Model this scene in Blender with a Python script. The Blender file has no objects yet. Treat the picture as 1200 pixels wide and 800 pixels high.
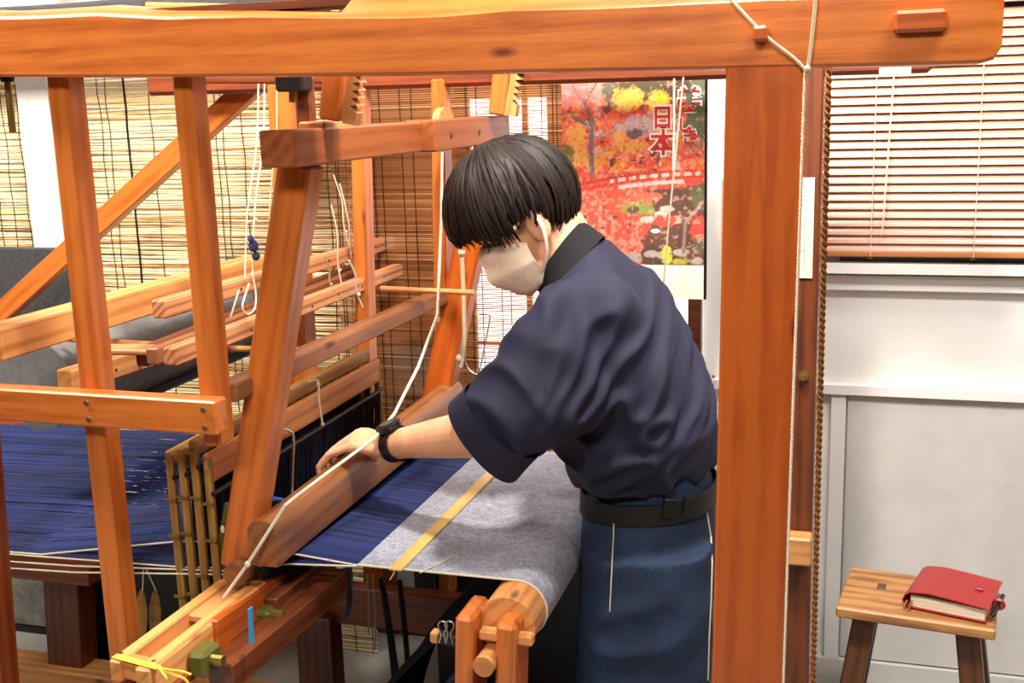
import bpy, bmesh, math, random
import numpy as np
from mathutils import Vector as V, Matrix, noise as MN
random.seed(7)
C = bpy.context.scene.collection
S = bpy.context.scene

# ------------------------------------------------------------------ camera, world, lights, exposure
CAM_H, FPX = 1.5, 1340.0
YAW, PITCH, ROLL = (math.radians(a) for a in (17.23, 11.88, -1.675))
def cam_axes():
    f = V((-math.sin(YAW), math.cos(YAW), 0)); r = V((math.cos(YAW), math.sin(YAW), 0)); u = V((0, 0, 1))
    f2 = f*math.cos(PITCH) - u*math.sin(PITCH); u2 = u*math.cos(PITCH) + f*math.sin(PITCH)
    return r*math.cos(ROLL) + u2*math.sin(ROLL), u2*math.cos(ROLL) - r*math.sin(ROLL), f2
CR, CU, CF = cam_axes()
cd = bpy.data.cameras.new('camera'); cam = bpy.data.objects.new('camera', cd); C.objects.link(cam)
cam.matrix_world = Matrix(((CR.x, CU.x, -CF.x, 0), (CR.y, CU.y, -CF.y, 0), (CR.z, CU.z, -CF.z, CAM_H), (0, 0, 0, 1)))
cd.sensor_width = 36.0; cd.lens = FPX/1200*36; cd.clip_start = 0.05
S.camera = cam
S.view_settings.view_transform = 'Standard'; S.view_settings.look = 'None'
S.view_settings.exposure = 0.0; S.view_settings.gamma = 1.0; S.view_settings.use_curve_mapping = False
w = bpy.data.worlds.new('world'); S.world = w; w.use_nodes = True
w.node_tree.nodes['Background'].inputs[0].default_value = (0.9, 0.95, 1.0, 1); w.node_tree.nodes['Background'].inputs[1].default_value = 0.5
def area(name, loc, target, sx, sy, power, col):
    l = bpy.data.lights.new(name, 'AREA'); l.shape = 'RECTANGLE'; l.size = sx; l.size_y = sy; l.energy = power; l.color = col
    o = bpy.data.objects.new(name, l); C.objects.link(o); o.location = loc
    o.rotation_euler = (V(target) - V(loc)).to_track_quat('-Z', 'Y').to_euler(); return o
WARM = (1.0, 0.92, 0.82)
area('ceiling_lamp_near', (-0.5, -0.5, 2.62), (-0.9, 2.0, 0.9), 0.9, 0.35, 42, WARM)
area('ceiling_lamp_loom', (-0.30, 1.45, 2.66), (-0.60, 1.85, 0.7), 0.16, 0.16, 46, WARM)
area('ceiling_lamp_left', (-2.1, 1.2, 2.66), (-1.9, 2.6, 1.0), 1.1, 0.4, 85, WARM)
area('ceiling_lamp_right', (0.6, 1.2, 2.66), (0.35, 2.8, 1.0), 0.8, 0.35, 44, (1.0, 0.97, 0.94))
area('back_fill_light', (-0.15, 1.95, 2.66), (-0.5, 2.75, 1.2), 0.5, 0.25, 16, (1.0, 0.96, 0.92))  # unseen fill light added to brighten the poster and back wall

def PY(x, y, Y):
    d = CR*((x-600)/FPX) + CU*((400-y)/FPX) + CF; return d*(Y/d.y) + V((0, 0, CAM_H))
def PX(x, y, X):
    d = CR*((x-600)/FPX) + CU*((400-y)/FPX) + CF; return d*(X/d.x) + V((0, 0, CAM_H))
def PZ(x, y, Z):
    d = CR*((x-600)/FPX) + CU*((400-y)/FPX) + CF; return d*((Z-CAM_H)/d.z) + V((0, 0, CAM_H))

# ------------------------------------------------------------------ materials
def lin(c): return tuple((x/255/12.92 if x/255 <= .04045 else ((x/255+.055)/1.055)**2.4) for x in c) + (1.0,)
class NT:
    def __init__(s, name):
        s.m = bpy.data.materials.new(name); s.m.use_nodes = True; s.t = s.m.node_tree; s.n = s.t.nodes
        s.b = s.n['Principled BSDF']
    def add(s, typ, **kw):
        n = s.n.new(typ)
        for k, v in kw.items(): setattr(n, k, v)
        return n
    def link(s, a, b): s.t.links.new(a, b)
    def ramp(s, fac, stops):
        r = s.add('ShaderNodeValToRGB'); e = r.color_ramp.elements
        while len(e) < len(stops): e.new(0.5)
        for i, (p, c) in enumerate(stops): e[i].position = p; e[i].color = c
        s.link(fac, r.inputs[0]); return r.outputs[0]
    def bump(s, h, st, dist=.01):
        b = s.add('ShaderNodeBump'); b.inputs['Strength'].default_value = st; b.inputs['Distance'].default_value = dist
        s.link(h, b.inputs['Height']); s.link(b.outputs[0], s.b.inputs['Normal'])
    def coords(s, scale=(1, 1, 1), kind='Object', rand=True):
        tc = s.add('ShaderNodeTexCoord'); mp = s.add('ShaderNodeMapping'); mp.inputs['Scale'].default_value = scale
        s.link(tc.outputs[kind], mp.inputs[0])
        if rand:
            oi = s.add('ShaderNodeObjectInfo'); mu = s.add('ShaderNodeMath', operation='MULTIPLY'); mu.inputs[1].default_value = 37.0
            s.link(oi.outputs['Random'], mu.inputs[0]); s.link(mu.outputs[0], mp.inputs['Location'])
        return mp.outputs[0]
    def noise(s, vec, scale, detail=4, rough=.55, dist=0.0):
        n = s.add('ShaderNodeTexNoise'); n.inputs['Scale'].default_value = scale; n.inputs['Detail'].default_value = detail
        n.inputs['Roughness'].default_value = rough; n.inputs['Distortion'].default_value = dist
        if vec: s.link(vec, n.inputs['Vector'])
        return n.outputs['Fac']
def plain(name, col, rough=.5, metal=0, spec=.5, var=0.0, vscale=20, bump=0, emit=0):
    t = NT(name); c = lin(col); t.b.inputs['Roughness'].default_value = rough; t.b.inputs['Metallic'].default_value = metal
    t.b.inputs['Specular IOR Level'].default_value = spec
    if var:
        f = t.noise(t.coords(), vscale, 5)
        t.link(t.ramp(f, [(.3, tuple(x*(1-var) for x in c[:3])+(1,)), (.7, tuple(min(1, x*(1+var)) for x in c[:3])+(1,))]), t.b.inputs['Base Color'])
        if bump: t.bump(f, bump)
    else: t.b.inputs['Base Color'].default_value = c
    if emit:
        t.b.inputs['Emission Color'].default_value = c; t.b.inputs['Emission Strength'].default_value = emit
    return t.m
def wood(name, light, dark, rough=.38, grain=1.0, coat=.25, knots=True, bands=.5):
    t = NT(name)
    vec = t.coords((1.0, 14*grain, 14*grain))
    f1 = t.noise(vec, 5.5, 6, .6, .6)                                   # long fibres
    vec2 = t.coords((.55, 5*grain, 5*grain)); wv = t.add('ShaderNodeTexWave', wave_type='RINGS', rings_direction='X')
    wv.inputs['Scale'].default_value = 3.2; wv.inputs['Distortion'].default_value = 5.0; wv.inputs['Detail'].default_value = 2; wv.inputs['Detail Scale'].default_value = .6
    t.link(vec2, wv.inputs[0])
    mx = t.add('ShaderNodeMath', operation='MULTIPLY_ADD'); t.link(wv.outputs['Fac'], mx.inputs[0]); mx.inputs[1].default_value = bands*.6
    m2 = t.add('ShaderNodeMath', operation='MULTIPLY'); t.link(f1, m2.inputs[0]); m2.inputs[1].default_value = 1-bands*.5
    t.link(m2.outputs[0], mx.inputs[2])
    fb = t.noise(t.coords((1.2, 3.5, 3.5)), 4.0, 5, .65)
    m3 = t.add('ShaderNodeMath', operation='MULTIPLY_ADD'); t.link(fb, m3.inputs[0]); m3.inputs[1].default_value = .85
    m4 = t.add('ShaderNodeMath', operation='SUBTRACT'); t.link(mx.outputs[0], m4.inputs[0]); m4.inputs[1].default_value = .425; t.link(m4.outputs[0], m3.inputs[2])
    col = t.ramp(m3.outputs[0], [(.2, lin(dark)), (.6, lin(light))])
    if knots:
        vo = t.add('ShaderNodeTexVoronoi'); vo.inputs['Scale'].default_value = 4.5; t.link(t.coords((.8, 2.2, 2.2)), vo.inputs['Vector'])
        kr = t.ramp(vo.outputs['Distance'], [(.03, (.12, .05, .02, 1)), (.09, (1, 1, 1, 1))])
        mm = t.add('ShaderNodeMix', data_type='RGBA', blend_type='MULTIPLY'); mm.inputs['Factor'].default_value = .8
        t.link(col, mm.inputs['A']); t.link(kr, mm.inputs['B']); col = mm.outputs['Result']
    t.link(col, t.b.inputs['Base Color'])
    t.b.inputs['Roughness'].default_value = rough; t.b.inputs['Coat Weight'].default_value = coat; t.b.inputs['Coat Roughness'].default_value = .3
    t.bump(f1, .12, .004)
    return t.m
ORANGE = wood('lacquered_pine', (206, 114, 46), (170, 82, 26), rough=.36, bands=.35)
ORANGE2 = wood('lacquered_pine_deep', (186, 88, 24), (156, 66, 14), rough=.38, bands=.35)
PINE = wood('pale_pine', (226, 158, 92), (190, 112, 52), rough=.5, coat=.1, bands=.8)
BROWNW = wood('planed_brown_wood', (146, 92, 58), (114, 68, 40), rough=.5, coat=.05, bands=.4)
GROOVE = wood('grooved_cedar', (214, 150, 100), (160, 96, 56), rough=.6, coat=0, grain=1.6, bands=1.0, knots=False)
CROSSW = wood('brown_orange_wood', (158, 86, 40), (124, 62, 28), rough=.45, coat=.1, bands=.4)
TAN = wood('tan_wood', (214, 150, 88), (182, 112, 58), rough=.5, coat=.05)
DARKW = wood('dark_and_shaded_wood', (112, 56, 26), (74, 32, 14), rough=.45, coat=.1)
REDW = wood('red_brown_wood', (140, 64, 26), (104, 42, 14), rough=.45, coat=.15)
STOOLW = wood('stool_top_wood', (188, 132, 76), (116, 70, 34), rough=.5, coat=.1, bands=.45, grain=.7)
STOOLL = wood('stool_leg_wood', (92, 52, 24), (54, 28, 12), rough=.45, coat=.2)
OCHRE = wood('old_bamboo', (172, 128, 62), (126, 86, 36), rough=.5, coat=.05, knots=False)
BAMBOO = wood('bamboo_strip', (232, 196, 120), (206, 160, 84), rough=.4, coat=.2, knots=False, bands=.3)
WHITEP = plain('white_paint', (236, 233, 228), .55, var=.03, vscale=6)
CORD = plain('cream_cord', (226, 216, 192), .85, var=.08, vscale=200)
TWINE = plain('grey_beige_twine', (190, 170, 140), .9, var=.1, vscale=200)
BLACK = plain('black_plastic', (16, 16, 18), .4)
BLACKC = plain('black_cord', (20, 18, 20), .8)
BRASS = plain('aged_brass', (150, 130, 70), .4, metal=.8)
STEEL = plain('steel', (190, 190, 190), .3, metal=1)
SCREWM = plain('screw_zinc', (150, 135, 100), .4, metal=.9)
GREEN = plain('olive_green_paint', (84, 84, 24), .5)
BLUE = plain('sky_blue_ribbon', (40, 140, 190), .7)
BLUE2 = plain('bright_blue_tie', (30, 90, 190), .5)
YELLOW = plain('yellow_tape', (246, 200, 70), .5)
SKIN = plain('skin', (232, 178, 140), .5, var=.05, vscale=14)
HEDM = plain('heddle_wire', (34, 36, 48), .5, var=.2, vscale=100)

# ------------------------------------------------------------------ mesh builders
class MB:
    def __init__(s): s.v = []; s.f = []; s.col = []
    def add(s, vs, fs):
        k = len(s.v); s.v += [tuple(p) for p in vs]; s.f += [tuple(i+k for i in f) for f in fs]; return s
    def box(s, l, wd, h, c=0.003, M=None):
        a, b, d = l/2, wd/2, h/2; c = min(c, a*.45, b*.45, d*.45); vs = []; ix = {}
        for sx in (-1, 1):
            for sy in (-1, 1):
                for sz in (-1, 1):
                    for ax in range(3):
                        p = [sx*a, sy*b, sz*d]
                        for q in range(3):
                            if q != ax: p[q] -= (sx, sy, sz)[q]*c
                        ix[sx, sy, sz, ax] = len(vs); vs.append(V(p))
        fs = []
        for ax in range(3):
            o = [q for q in range(3) if q != ax]
            for sg in (-1, 1):
                loop = []
                for e in ((-1, -1), (1, -1), (1, 1), (-1, 1)):
                    k = [0, 0, 0]; k[ax] = sg; k[o[0]] = e[0]; k[o[1]] = e[1]; loop.append(ix[k[0], k[1], k[2], ax])
                fs.append(loop)
            for e in ((-1, -1), (1, -1), (1, 1), (-1, 1)):      # edges parallel to ax
                q = []
                for sg in (-1, 1):
                    k = [0, 0, 0]; k[ax] = sg; k[o[0]] = e[0]; k[o[1]] = e[1]
                    q.append((ix[k[0], k[1], k[2], o[0]], ix[k[0], k[1], k[2], o[1]]))
                fs.append([q[0][0], q[1][0], q[1][1], q[0][1]])
        for sx in (-1, 1):
            for sy in (-1, 1):
                for sz in (-1, 1): fs.append([ix[sx, sy, sz, 0], ix[sx, sy, sz, 1], ix[sx, sy, sz, 2]])
        if M is not None: vs = [M @ p for p in vs]
        return s.add(vs, fs)
    def rings(s, R, cap=True, closed=False):
        n = len(R[0]); vs = [p for r in R for p in r]; fs = []
        m = len(R)
        for i in range(m if closed else m-1):
            for j in range(n):
                a, b = i*n+j, i*n+(j+1) % n; c, d = ((i+1) % m)*n+(j+1) % n, ((i+1) % m)*n+j
                fs.append((a, b, c, d))
        if cap and not closed: fs.append(tuple(range(n-1, -1, -1))); fs.append(tuple(range((m-1)*n, m*n)))
        return s.add(vs, fs)
    def tube(s, pts, r, n=8, flat=1.0, closed=False, up=None, dome=False):
        pts = [V(p) for p in pts]; m = len(pts); rr = r if isinstance(r, (list, tuple)) else [r]*m
        if dome:
            t0 = (pts[0]-pts[1]).normalized(); t1 = (pts[-1]-pts[-2]).normalized(); P = []; Q = []
            for k in (0, 1, 2): a = math.radians(82-30*k); P.append(pts[0]+t0*rr[0]*math.sin(a)); Q.append(max(rr[0]*math.cos(a), 1e-5))
            P += pts; Q += rr
            for k in (2, 1, 0): a = math.radians(82-30*k); P.append(pts[-1]+t1*rr[-1]*math.sin(a)); Q.append(max(rr[-1]*math.cos(a), 1e-5))
            pts, rr, m = P, Q, len(P)
        R = []; prev = None
        for i in range(m):
            t = (pts[(i+1) % m]-pts[i-1]) if closed else (pts[min(i+1, m-1)]-pts[max(i-1, 0)])
            t = t.normalized() if t.length > 1e-9 else V((0, 0, 1))
            if prev is None:
                u = V(up) if up else (V((0, 0, 1)) if abs(t.z) < .9 else V((0, 1, 0)))
            else: u = prev
            u = (u - t*u.dot(t)); u = u.normalized() if u.length > 1e-6 else t.orthogonal().normalized(); prev = u; q = t.cross(u)
            R.append([pts[i] + u*(math.cos(2*math.pi*k/n)*rr[i]*flat) + q*(math.sin(2*math.pi*k/n)*rr[i]) for k in range(n)])
        return s.rings(R, cap=True, closed=closed)
    def ell(s, c, ax, M=None, nu=24, nv=14):
        c = V(c); R = []
        for i in range(1, nv):
            th = math.pi*i/nv; row = []
            for j in range(nu):
                ph = 2*math.pi*j/nu; p = V((ax[0]*math.sin(th)*math.cos(ph), ax[1]*math.sin(th)*math.sin(ph), ax[2]*math.cos(th)))
                row.append(c + (M @ p if M is not None else p))
            R.append(row)
        return s.rings(R[::-1])
    def mesh(s, name, smooth=True, angle=None):
        me = bpy.data.meshes.new(name); me.from_pydata([tuple(p) for p in s.v], [], s.f); me.validate(); me.update()
        bm = bmesh.new(); bm.from_mesh(me); bmesh.ops.recalc_face_normals(bm, faces=bm.faces)
        for f in bm.faces: f.smooth = smooth
        if smooth and angle is not None:
            for e in bm.edges:
                if len(e.link_faces) == 2 and e.calc_face_angle(0) > math.radians(angle): e.smooth = False
        bm.to_mesh(me); bm.free(); return me
W = {}
def put(name, me, mat, parent=None, M=None):
    M = M if M is not None else Matrix.Identity(4)
    o = bpy.data.objects.new(name, me); C.objects.link(o)
    if mat and not me.materials: me.materials.append(mat)
    if parent is not None: o.parent = parent; o.matrix_parent_inverse = W[parent.name].inverted()
    o.matrix_basis = M; W[o.name] = M.copy(); return o
def obj(name, mb, mat, parent=None, M=None, smooth=True, angle=35): return put(name, mb.mesh(name, smooth, angle), mat, parent, M)
def tag(o, label, cat, group=None, kind=None):
    o['label'] = label; o['category'] = cat
    if group: o['group'] = group
    if kind: o['kind'] = kind
    return o
def thing(name, label, cat, loc=(0, 0, 0), group=None):
    o = bpy.data.objects.new(name, None); C.objects.link(o); o.empty_display_size = .05
    o.matrix_basis = Matrix.Translation(V(loc)); W[o.name] = o.matrix_basis.copy(); return tag(o, label, cat, group)
def structure(o): o['kind'] = 'structure'; return o
def frame(p0, p1, up=(0, 0, 1)):
    p0, p1 = V(p0), V(p1); x = (p1-p0).normalized(); z = V(up); z = (z-x*z.dot(x)).normalized(); y = z.cross(x); c = (p0+p1)/2
    return Matrix(((x.x, y.x, z.x, c.x), (x.y, y.y, z.y, c.y), (x.z, y.z, z.z, c.z), (0, 0, 0, 1)))
def beam(name, p0, p1, wd, h, mat, parent=None, up=(0, 0, 1), c=.003):
    return obj(name, MB().box((V(p1)-V(p0)).length, wd, h, c), mat, parent, frame(p0, p1, up), smooth=False)
def rod(name, pts, r, mat, parent=None, n=8, flat=1.0, dome=False, up=None):
    return obj(name, MB().tube(pts, r, n, flat, dome=dome, up=up), mat, parent)
def smooth_pts(pts, k=6):
    pts = [V(p) for p in pts]; out = []
    for i in range(len(pts)-1):
        p0, p1, p2, p3 = pts[max(i-1, 0)], pts[i], pts[i+1], pts[min(i+2, len(pts)-1)]
        for j in range(k):
            t = j/k; out.append(.5*((2*p1)+(p2-p0)*t+(2*p0-5*p1+4*p2-p3)*t*t+(3*p1-p0-3*p2+p3)*t**3))
    return out + [pts[-1]]
def reframe(mb, M):
    i = M.inverted(); mb.v = [tuple(i @ V(p)) for p in mb.v]; return mb
def cyl(name, c0, c1, r, mat, parent=None, n=24, r1=None):
    return obj(name, MB().tube([c0, c1], [r, r1 or r], n), mat, parent)
def attr_mesh(me, cols):
    a = me.color_attributes.new('tone', 'FLOAT_COLOR', 'POINT'); a.data.foreach_set('color', np.asarray(cols, dtype=np.float32).ravel())
# ------------------------------------------------------------------ the room
def wall_mat(name, base, dirt):
    t = NT(name); v = t.coords((1, 1, 1), rand=False)
    f = t.noise(v, 1.6, 6, .7); f2 = t.noise(v, 34, 4, .7)
    c = t.ramp(f, [(.3, lin(dirt)), (.62, lin(base))])
    c2 = t.ramp(f2, [(.70, (1, 1, 1, 1)), (.78, (.62, .58, .54, 1))])
    mm = t.add('ShaderNodeMix', data_type='RGBA', blend_type='MULTIPLY'); mm.inputs['Factor'].default_value = .5
    t.link(c, mm.inputs['A']); t.link(c2, mm.inputs['B']); t.link(mm.outputs['Result'], t.b.inputs['Base Color'])
    t.b.inputs['Roughness'].default_value = .6; t.bump(f2, .05, .004); return t.m
WALLW = wall_mat('painted_white_wall', (236, 233, 228), (226, 222, 216))
PANELW = wall_mat('scuffed_grey_white_panel', (214, 211, 206), (188, 186, 182))
FLOORM = wall_mat('grey_floor', (176, 172, 166), (150, 148, 146))
def slab(name, a, b, mat, parent=None, c=0.0005):
    a, b = V(a), V(b); d = b-a
    return obj(name, MB().box(abs(d.x), abs(d.y), abs(d.z), c), mat, parent, Matrix.Translation((a+b)/2), smooth=False)
WY = 2.88
structure(slab('floor', (-3.8, -2.4, -.1), (1.9, 3.1, 0), FLOORM))
DIM = plain('dark_timber_lining', (92, 74, 58), .7, var=.1, vscale=4)
structure(slab('ceiling', (-3.8, -2.4, 2.75), (1.9, 3.1, 2.85), DIM))
structure(slab('wall_back', (-3.8, WY, 0), (1.9, WY+.1, 2.75), WALLW))
structure(slab('wall_left', (-3.8, -2.4, 0), (-3.7, WY, 2.75), DIM))
structure(slab('wall_right', (1.8, -2.4, 0), (1.9, WY, 2.75), DIM))
structure(slab('wall_front', (-3.8, -2.4, 0), (1.9, -2.3, 2.75), DIM))
# boarding below the right window: sill, panel, ledge, lower board
xs0 = PY(835, 460, WY).x
xs9 = PY(938, 312, WY).x
structure(slab('window_sill', (xs9, WY-.06, PY(1080, 322, WY-.06).z), (1.78, WY, PY(1080, 310, WY-.06).z), WHITEP))
structure(slab('trim_1', (xs9, WY-.025, PY(1080, 341, WY-.02).z), (1.78, WY, PY(1080, 324, WY-.02).z), WHITEP))
zl = PY(1080, 461, WY-.03).z
structure(slab('trim_2', (xs0, WY-.03, zl-.012), (1.78, WY, zl+.012), WHITEP))
xa, xb = PY(973, 520, WY).x, PY(990, 520, WY).x
structure(slab('trim_3', (xa, WY-.02, .056), (xb, WY, zl-.012), WHITEP))
structure(slab('wall_panel', (xb+.004, WY-.012, 0.06), (1.78, WY, zl-.012), PANELW))
structure(slab('baseboard_back', (xs0, WY-.022, 0), (1.78, WY, .055), PANELW))
nl = cyl('wall_nail', PY(836, 441, WY), PY(836, 441, WY-.012), .004, SCREWM); tag(nl, 'small nail in the white wall just above the ledge behind the weaver', 'nail')

# sliding door with bright frosted panes
PANE = NT('frosted_daylight_pane'); PANE.b.inputs['Base Color'].default_value = (.9, .93, .95, 1); PANE.b.inputs['Roughness'].default_value = .6
PANE.b.inputs['Emission Color'].default_value = (.93, .97, 1, 1); PANE.b.inputs['Emission Strength'].default_value = 2.6; PANE = PANE.m
DY = WY-.03
door = bpy.data.objects.new('door_1', None); C.objects.link(door); door.matrix_basis = Matrix.Translation((-.9, DY, 0)); W[door.name] = door.matrix_basis.copy(); structure(door)
dx0, dx0b = PY(443, 720, DY).x, PY(470, 720, DY).x
dx1, dx1b = PY(808, 380, DY).x, PY(823, 380, DY).x
mx = [(PY(620, 360, DY).x, PY(626, 360, DY).x), (PY(645, 200, DY).x, PY(664, 200, DY).x)]
zt, zk = 2.0, PY(480, 737, DY).z
zm0, zm1 = PY(590, 403, DY).z, PY(590, 399, DY).z
slab('door_stile', (dx0, DY-.03, 0), (dx0b, DY, zt), DARKW, door); slab('door_stile', (dx1, DY-.03, 0), (dx1b, DY, zt), DARKW, door)
slab('top_rail', (dx0b, DY-.03, zt-.08), (dx1, DY, zt), DARKW, door)
slab('kick_board', (dx0b, DY-.025, 0.03), (dx1, DY, zk), DARKW, door)
slab('glazing_bar', (dx0b, DY-.02, zm0), (dx1, DY, zm1), BROWNW, door)
for a, b in mx: slab('glazing_bar', (a, DY-.022, zk), (b, DY, zt-.08), BROWNW, door)
xl = PY(552, 120, DY).x
slab('glazing_bar', (xl-.04, DY-.022, zk), (xl, DY, zt-.08), BROWNW, door)
zh = PY(580, 116, DY).z
slab('glazing_bar', (dx0b, DY-.022, zh), (dx1, DY, zt-.08), BROWNW, door)
cells = [xl, mx[0][0], mx[0][1], mx[1][0], mx[1][1], dx1]
for i in (0, 2, 4):
    for za, zb in (((zk if i < 0 else .72), zm0), (zm1, zh)): slab('pane', (cells[i], DY-.008, za), (cells[i+1], DY-.002, zb), PANE, door)
FROST = plain('dull_frosted_glass', (150, 160, 156), .4)
slab('door_panel', (dx0b-.35, DY-.012, zm1), (xl-.04, DY, zh+.2), plain('tan_board', (176, 124, 76), .7, var=.1, vscale=8), door); slab('pane', (dx0b, DY-.012, zk), (xl-.04, DY-.002, zm0), FROST, door)

# ------------------------------------------------------------------ venetian blind on the right window
SLAT = plain('blind_slat_tan', (212, 160, 134), .3, spec=.6)
SLATB = plain('blind_rail_brown', (190, 120, 70), .4)
BY = WY-.05
structure(slab('window_2', (-.05, WY-.008, PY(1080, 312, WY).z), (1.7, WY, 1.95), plain('dark_gap_glass', (60, 52, 56), .2)))  # window glass coloured dark so the gaps between slats read as shade
vb = thing('venetian_blind', 'cream slatted venetian blind lowered over the window above the stool', 'blind', (.5, BY, 1.1))
bx0, bx1 = -.30, 1.25; z0 = PY(1080, 299, BY).z; pitch = (PY(1080, 106, BY).z-PY(1080, 281.5, BY).z)/17
sl = MB(); R = []
for x in (bx0, bx1):
    prof = []
    for k in range(7):
        a = -1+2*k/6; prof.append((a*.0128, .0022*(1-a*a)))
    loop = [(p[0], p[1]+.0003) for p in prof] + [(p[0], p[1]-.0003) for p in prof[::-1]]
    th = math.radians(57)
    R.append([V((x-.475, -(q[0]*math.cos(th)) - q[1]*math.sin(th), -q[0]*math.sin(th) + q[1]*math.cos(th))) for q in loop])
sl.rings(R); slat_me = sl.mesh('slat', True, 40); slat_me.materials.append(SLAT)
for i in range(1, 28):
    put('slat', slat_me, None, vb, Matrix.Translation((.475, BY, z0+i*pitch-.002)))
slab('bottom_rail', (bx0, BY-.013, z0-.004), (bx1, BY+.013, z0+.010), SLATB, vb, .003)
slab('head_rail', (bx0, BY-.02, z0+28*pitch), (bx1, BY+.02, z0+28*pitch+.04), WHITEP, vb)
for px_, b in ((1020, 0), (1140, 0), (1240, 0)):
    x = PY(px_, 301, BY).x
    rod('ladder_cord', [(x, BY-.016, z0-.002), (x, BY-.016, z0+28*pitch)], .0011, CORD, vb, 5)
    obj('cord_button', MB().tube([(x, BY, z0-.010), (x, BY, z0-.004)], .006, 10), BRASS, vb)
x = PY(1030, 200, BY).x
rod('tilt_cord', [(x+.012, BY-.03, z0+.05), (x+.030, BY-.03, z0+28*pitch)], .0020, CORD, vb, 6)

# ------------------------------------------------------------------ reed screens on the left
def tone_mat(name, stops, rough=.55, trans=0.0):
    t = NT(name); a = t.add('ShaderNodeAttribute', attribute_name='tone'); sp = t.add('ShaderNodeSeparateColor'); t.link(a.outputs['Color'], sp.inputs[0])
    f = t.noise(t.coords((6, 40, 40), rand=False), 3, 4, .6)
    mx = t.add('ShaderNodeMath', operation='MULTIPLY_ADD'); t.link(f, mx.inputs[0]); mx.inputs[1].default_value = .5
    sb = t.add('ShaderNodeMath', operation='SUBTRACT'); t.link(sp.outputs[0], sb.inputs[0]); sb.inputs[1].default_value = .25
    t.link(sb.outputs[0], mx.inputs[2])
    t.link(t.ramp(mx.outputs[0], stops), t.b.inputs['Base Color']); t.b.inputs['Roughness'].default_value = rough
    return t.m
REED = tone_mat('pale_reed', [(.0, lin((150, 96, 46))), (.14, lin((220, 168, 104))), (.36, lin((246, 216, 156))), (.7, lin((252, 238, 196)))])
SPLINT = tone_mat('brown_bamboo_splint', [(.0, lin((150, 100, 58))), (.3, lin((196, 142, 88))), (.7, lin((218, 168, 112))), (1, lin((236, 200, 150)))])
def reed_screen(label, xf0, xf1, Yc, zb, zt, pitch, rad, cords, mat=REED, gap=True, wob=.0022):
    t = thing('reed_screen', label, 'screen', ((xf0(zb)+xf1(zb))/2, Yc, zb)); mb = MB(); tone = []
    n = int((zt-zb)/pitch)
    for i in range(n):
        z = zb+(i+.5)*pitch; x0 = xf0(z)+random.uniform(-.004, .004); x1 = xf1(z)+random.uniform(-.005, .005)
        segs = 6; ph = random.uniform(0, 6); sk = random.uniform(-1, 1)*wob*1.2
        pts = [V((x0+(x1-x0)*k/segs, Yc+random.uniform(-.0012, .0012), z + wob*math.sin(ph+k*1.7) + sk*(k/segs-.5)*2)) for k in range(segs+1)]
        r = rad*random.uniform(.55, 1.05); k0 = len(mb.v); mb.tube(pts, [r*random.uniform(.8, 1.1) for _ in pts], 6)
        c = random.choice((.12, .35, .5, .6, .66, .72, .8, .9)); tone += [(c, c, c, 1)]*(len(mb.v)-k0)
    me = mb.mesh('reeds'); attr_mesh(me, tone); o = put('reeds', me, mat, t); o['kind'] = 'stuff'
    for (x, wv, r) in cords:
        def cx(z): f = (x-xf0(zb))/max(xf1(zb)-xf0(zb), .01); return xf0(z)+(xf1(z)-xf0(z))*f
        zs = [zb+(zt-zb)*k/40 for k in range(41)]
        rod('binding_cord', [(cx(z)+wv*math.sin(k*1.3+x*50)+wv*.6*random.uniform(-1, 1), Yc-rad-.001+.001*random.random(), z) for k, z in enumerate(zs)], r, BLACKC, t, 5)
    return t
RY = 2.70
xr0 = lambda z: PY(62, 240, RY).x
xr1 = lambda z: PY(443, 760, RY).x
cp = [88, 112, 130, 139, 188, 262, 270, 292, 330, 372, 385, 418, 437]
reed_screen('broad cream reed screen hanging behind the whole left half of the loom', xr0, xr1, RY, PY(420, 768, RY).z+.005, 1.72, .0062, .0040,
            [(PY(p, 250 if p < 340 else 740, RY).x, .0022, .0011) for p in cp] + [(PY(160, 250, RY).x, .001, .0028)])
xq0 = lambda z: -3.4
xq1 = lambda z: PY(43, 200, RY+.03).x-.012
reed_screen('narrow reed screen at the far left beyond a white gap', xq0, xq1, RY+.03, .02, 1.72, .0062, .0040, [(PY(p, 250, RY+.03).x, .0022, .0011) for p in (2, 18, 35)])
GY = 2.62
def splint_blind():
    t = thing('bamboo_blind', 'brown fine bamboo blind hanging in front of the bright door panes', 'blind', (-1, GY, 1.1)); mb = MB(); tone = []
    x0, x1 = PY(391, 240, GY).x, PY(690, 240, GY).x; zb, ztp, p = .60, 1.72, .0052
    for i in range(int((ztp-zb)/p)):
        z = zb+(i+.5)*p; k0 = len(mb.v); hh = p*random.uniform(.40, .62)
        dz = random.uniform(-.0006, .0006)
        mb.rings([[V((x, GY-.0008, z-hh/2+q)), V((x, GY-.0008, z+hh/2+q)), V((x, GY+.0008, z+hh/2+q)), V((x, GY+.0008, z-hh/2+q))] for x, q in ((x0+random.uniform(-.003, .003), dz), ((x0+x1)/2, -dz), (x1, dz))])
        c = random.choice((.1, .3, .5, .55, .6, .7, .95)); tone += [(c, c, c, 1)]*(len(mb.v)-k0)
    me = mb.mesh('splints', False); attr_mesh(me, tone); o = put('splints', me, SPLINT_T, t); o['kind'] = 'stuff'
    for px_ in (396, 399, 440, 450, 474, 487, 526, 550, 562, 585, 596, 637, 650, 655):
        x = PY(px_, 230, GY).x; rod('binding_cord', [(x+.0004*random.uniform(-1, 1), GY-.003, zb+(ztp-zb)*k/20) for k in range(21)], .0011, BLACKC, t, 5)
sm = SPLINT.copy(); sm.name = 'thin_bamboo_splint'; nt = sm.node_tree; pb = nt.nodes['Principled BSDF']
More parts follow.
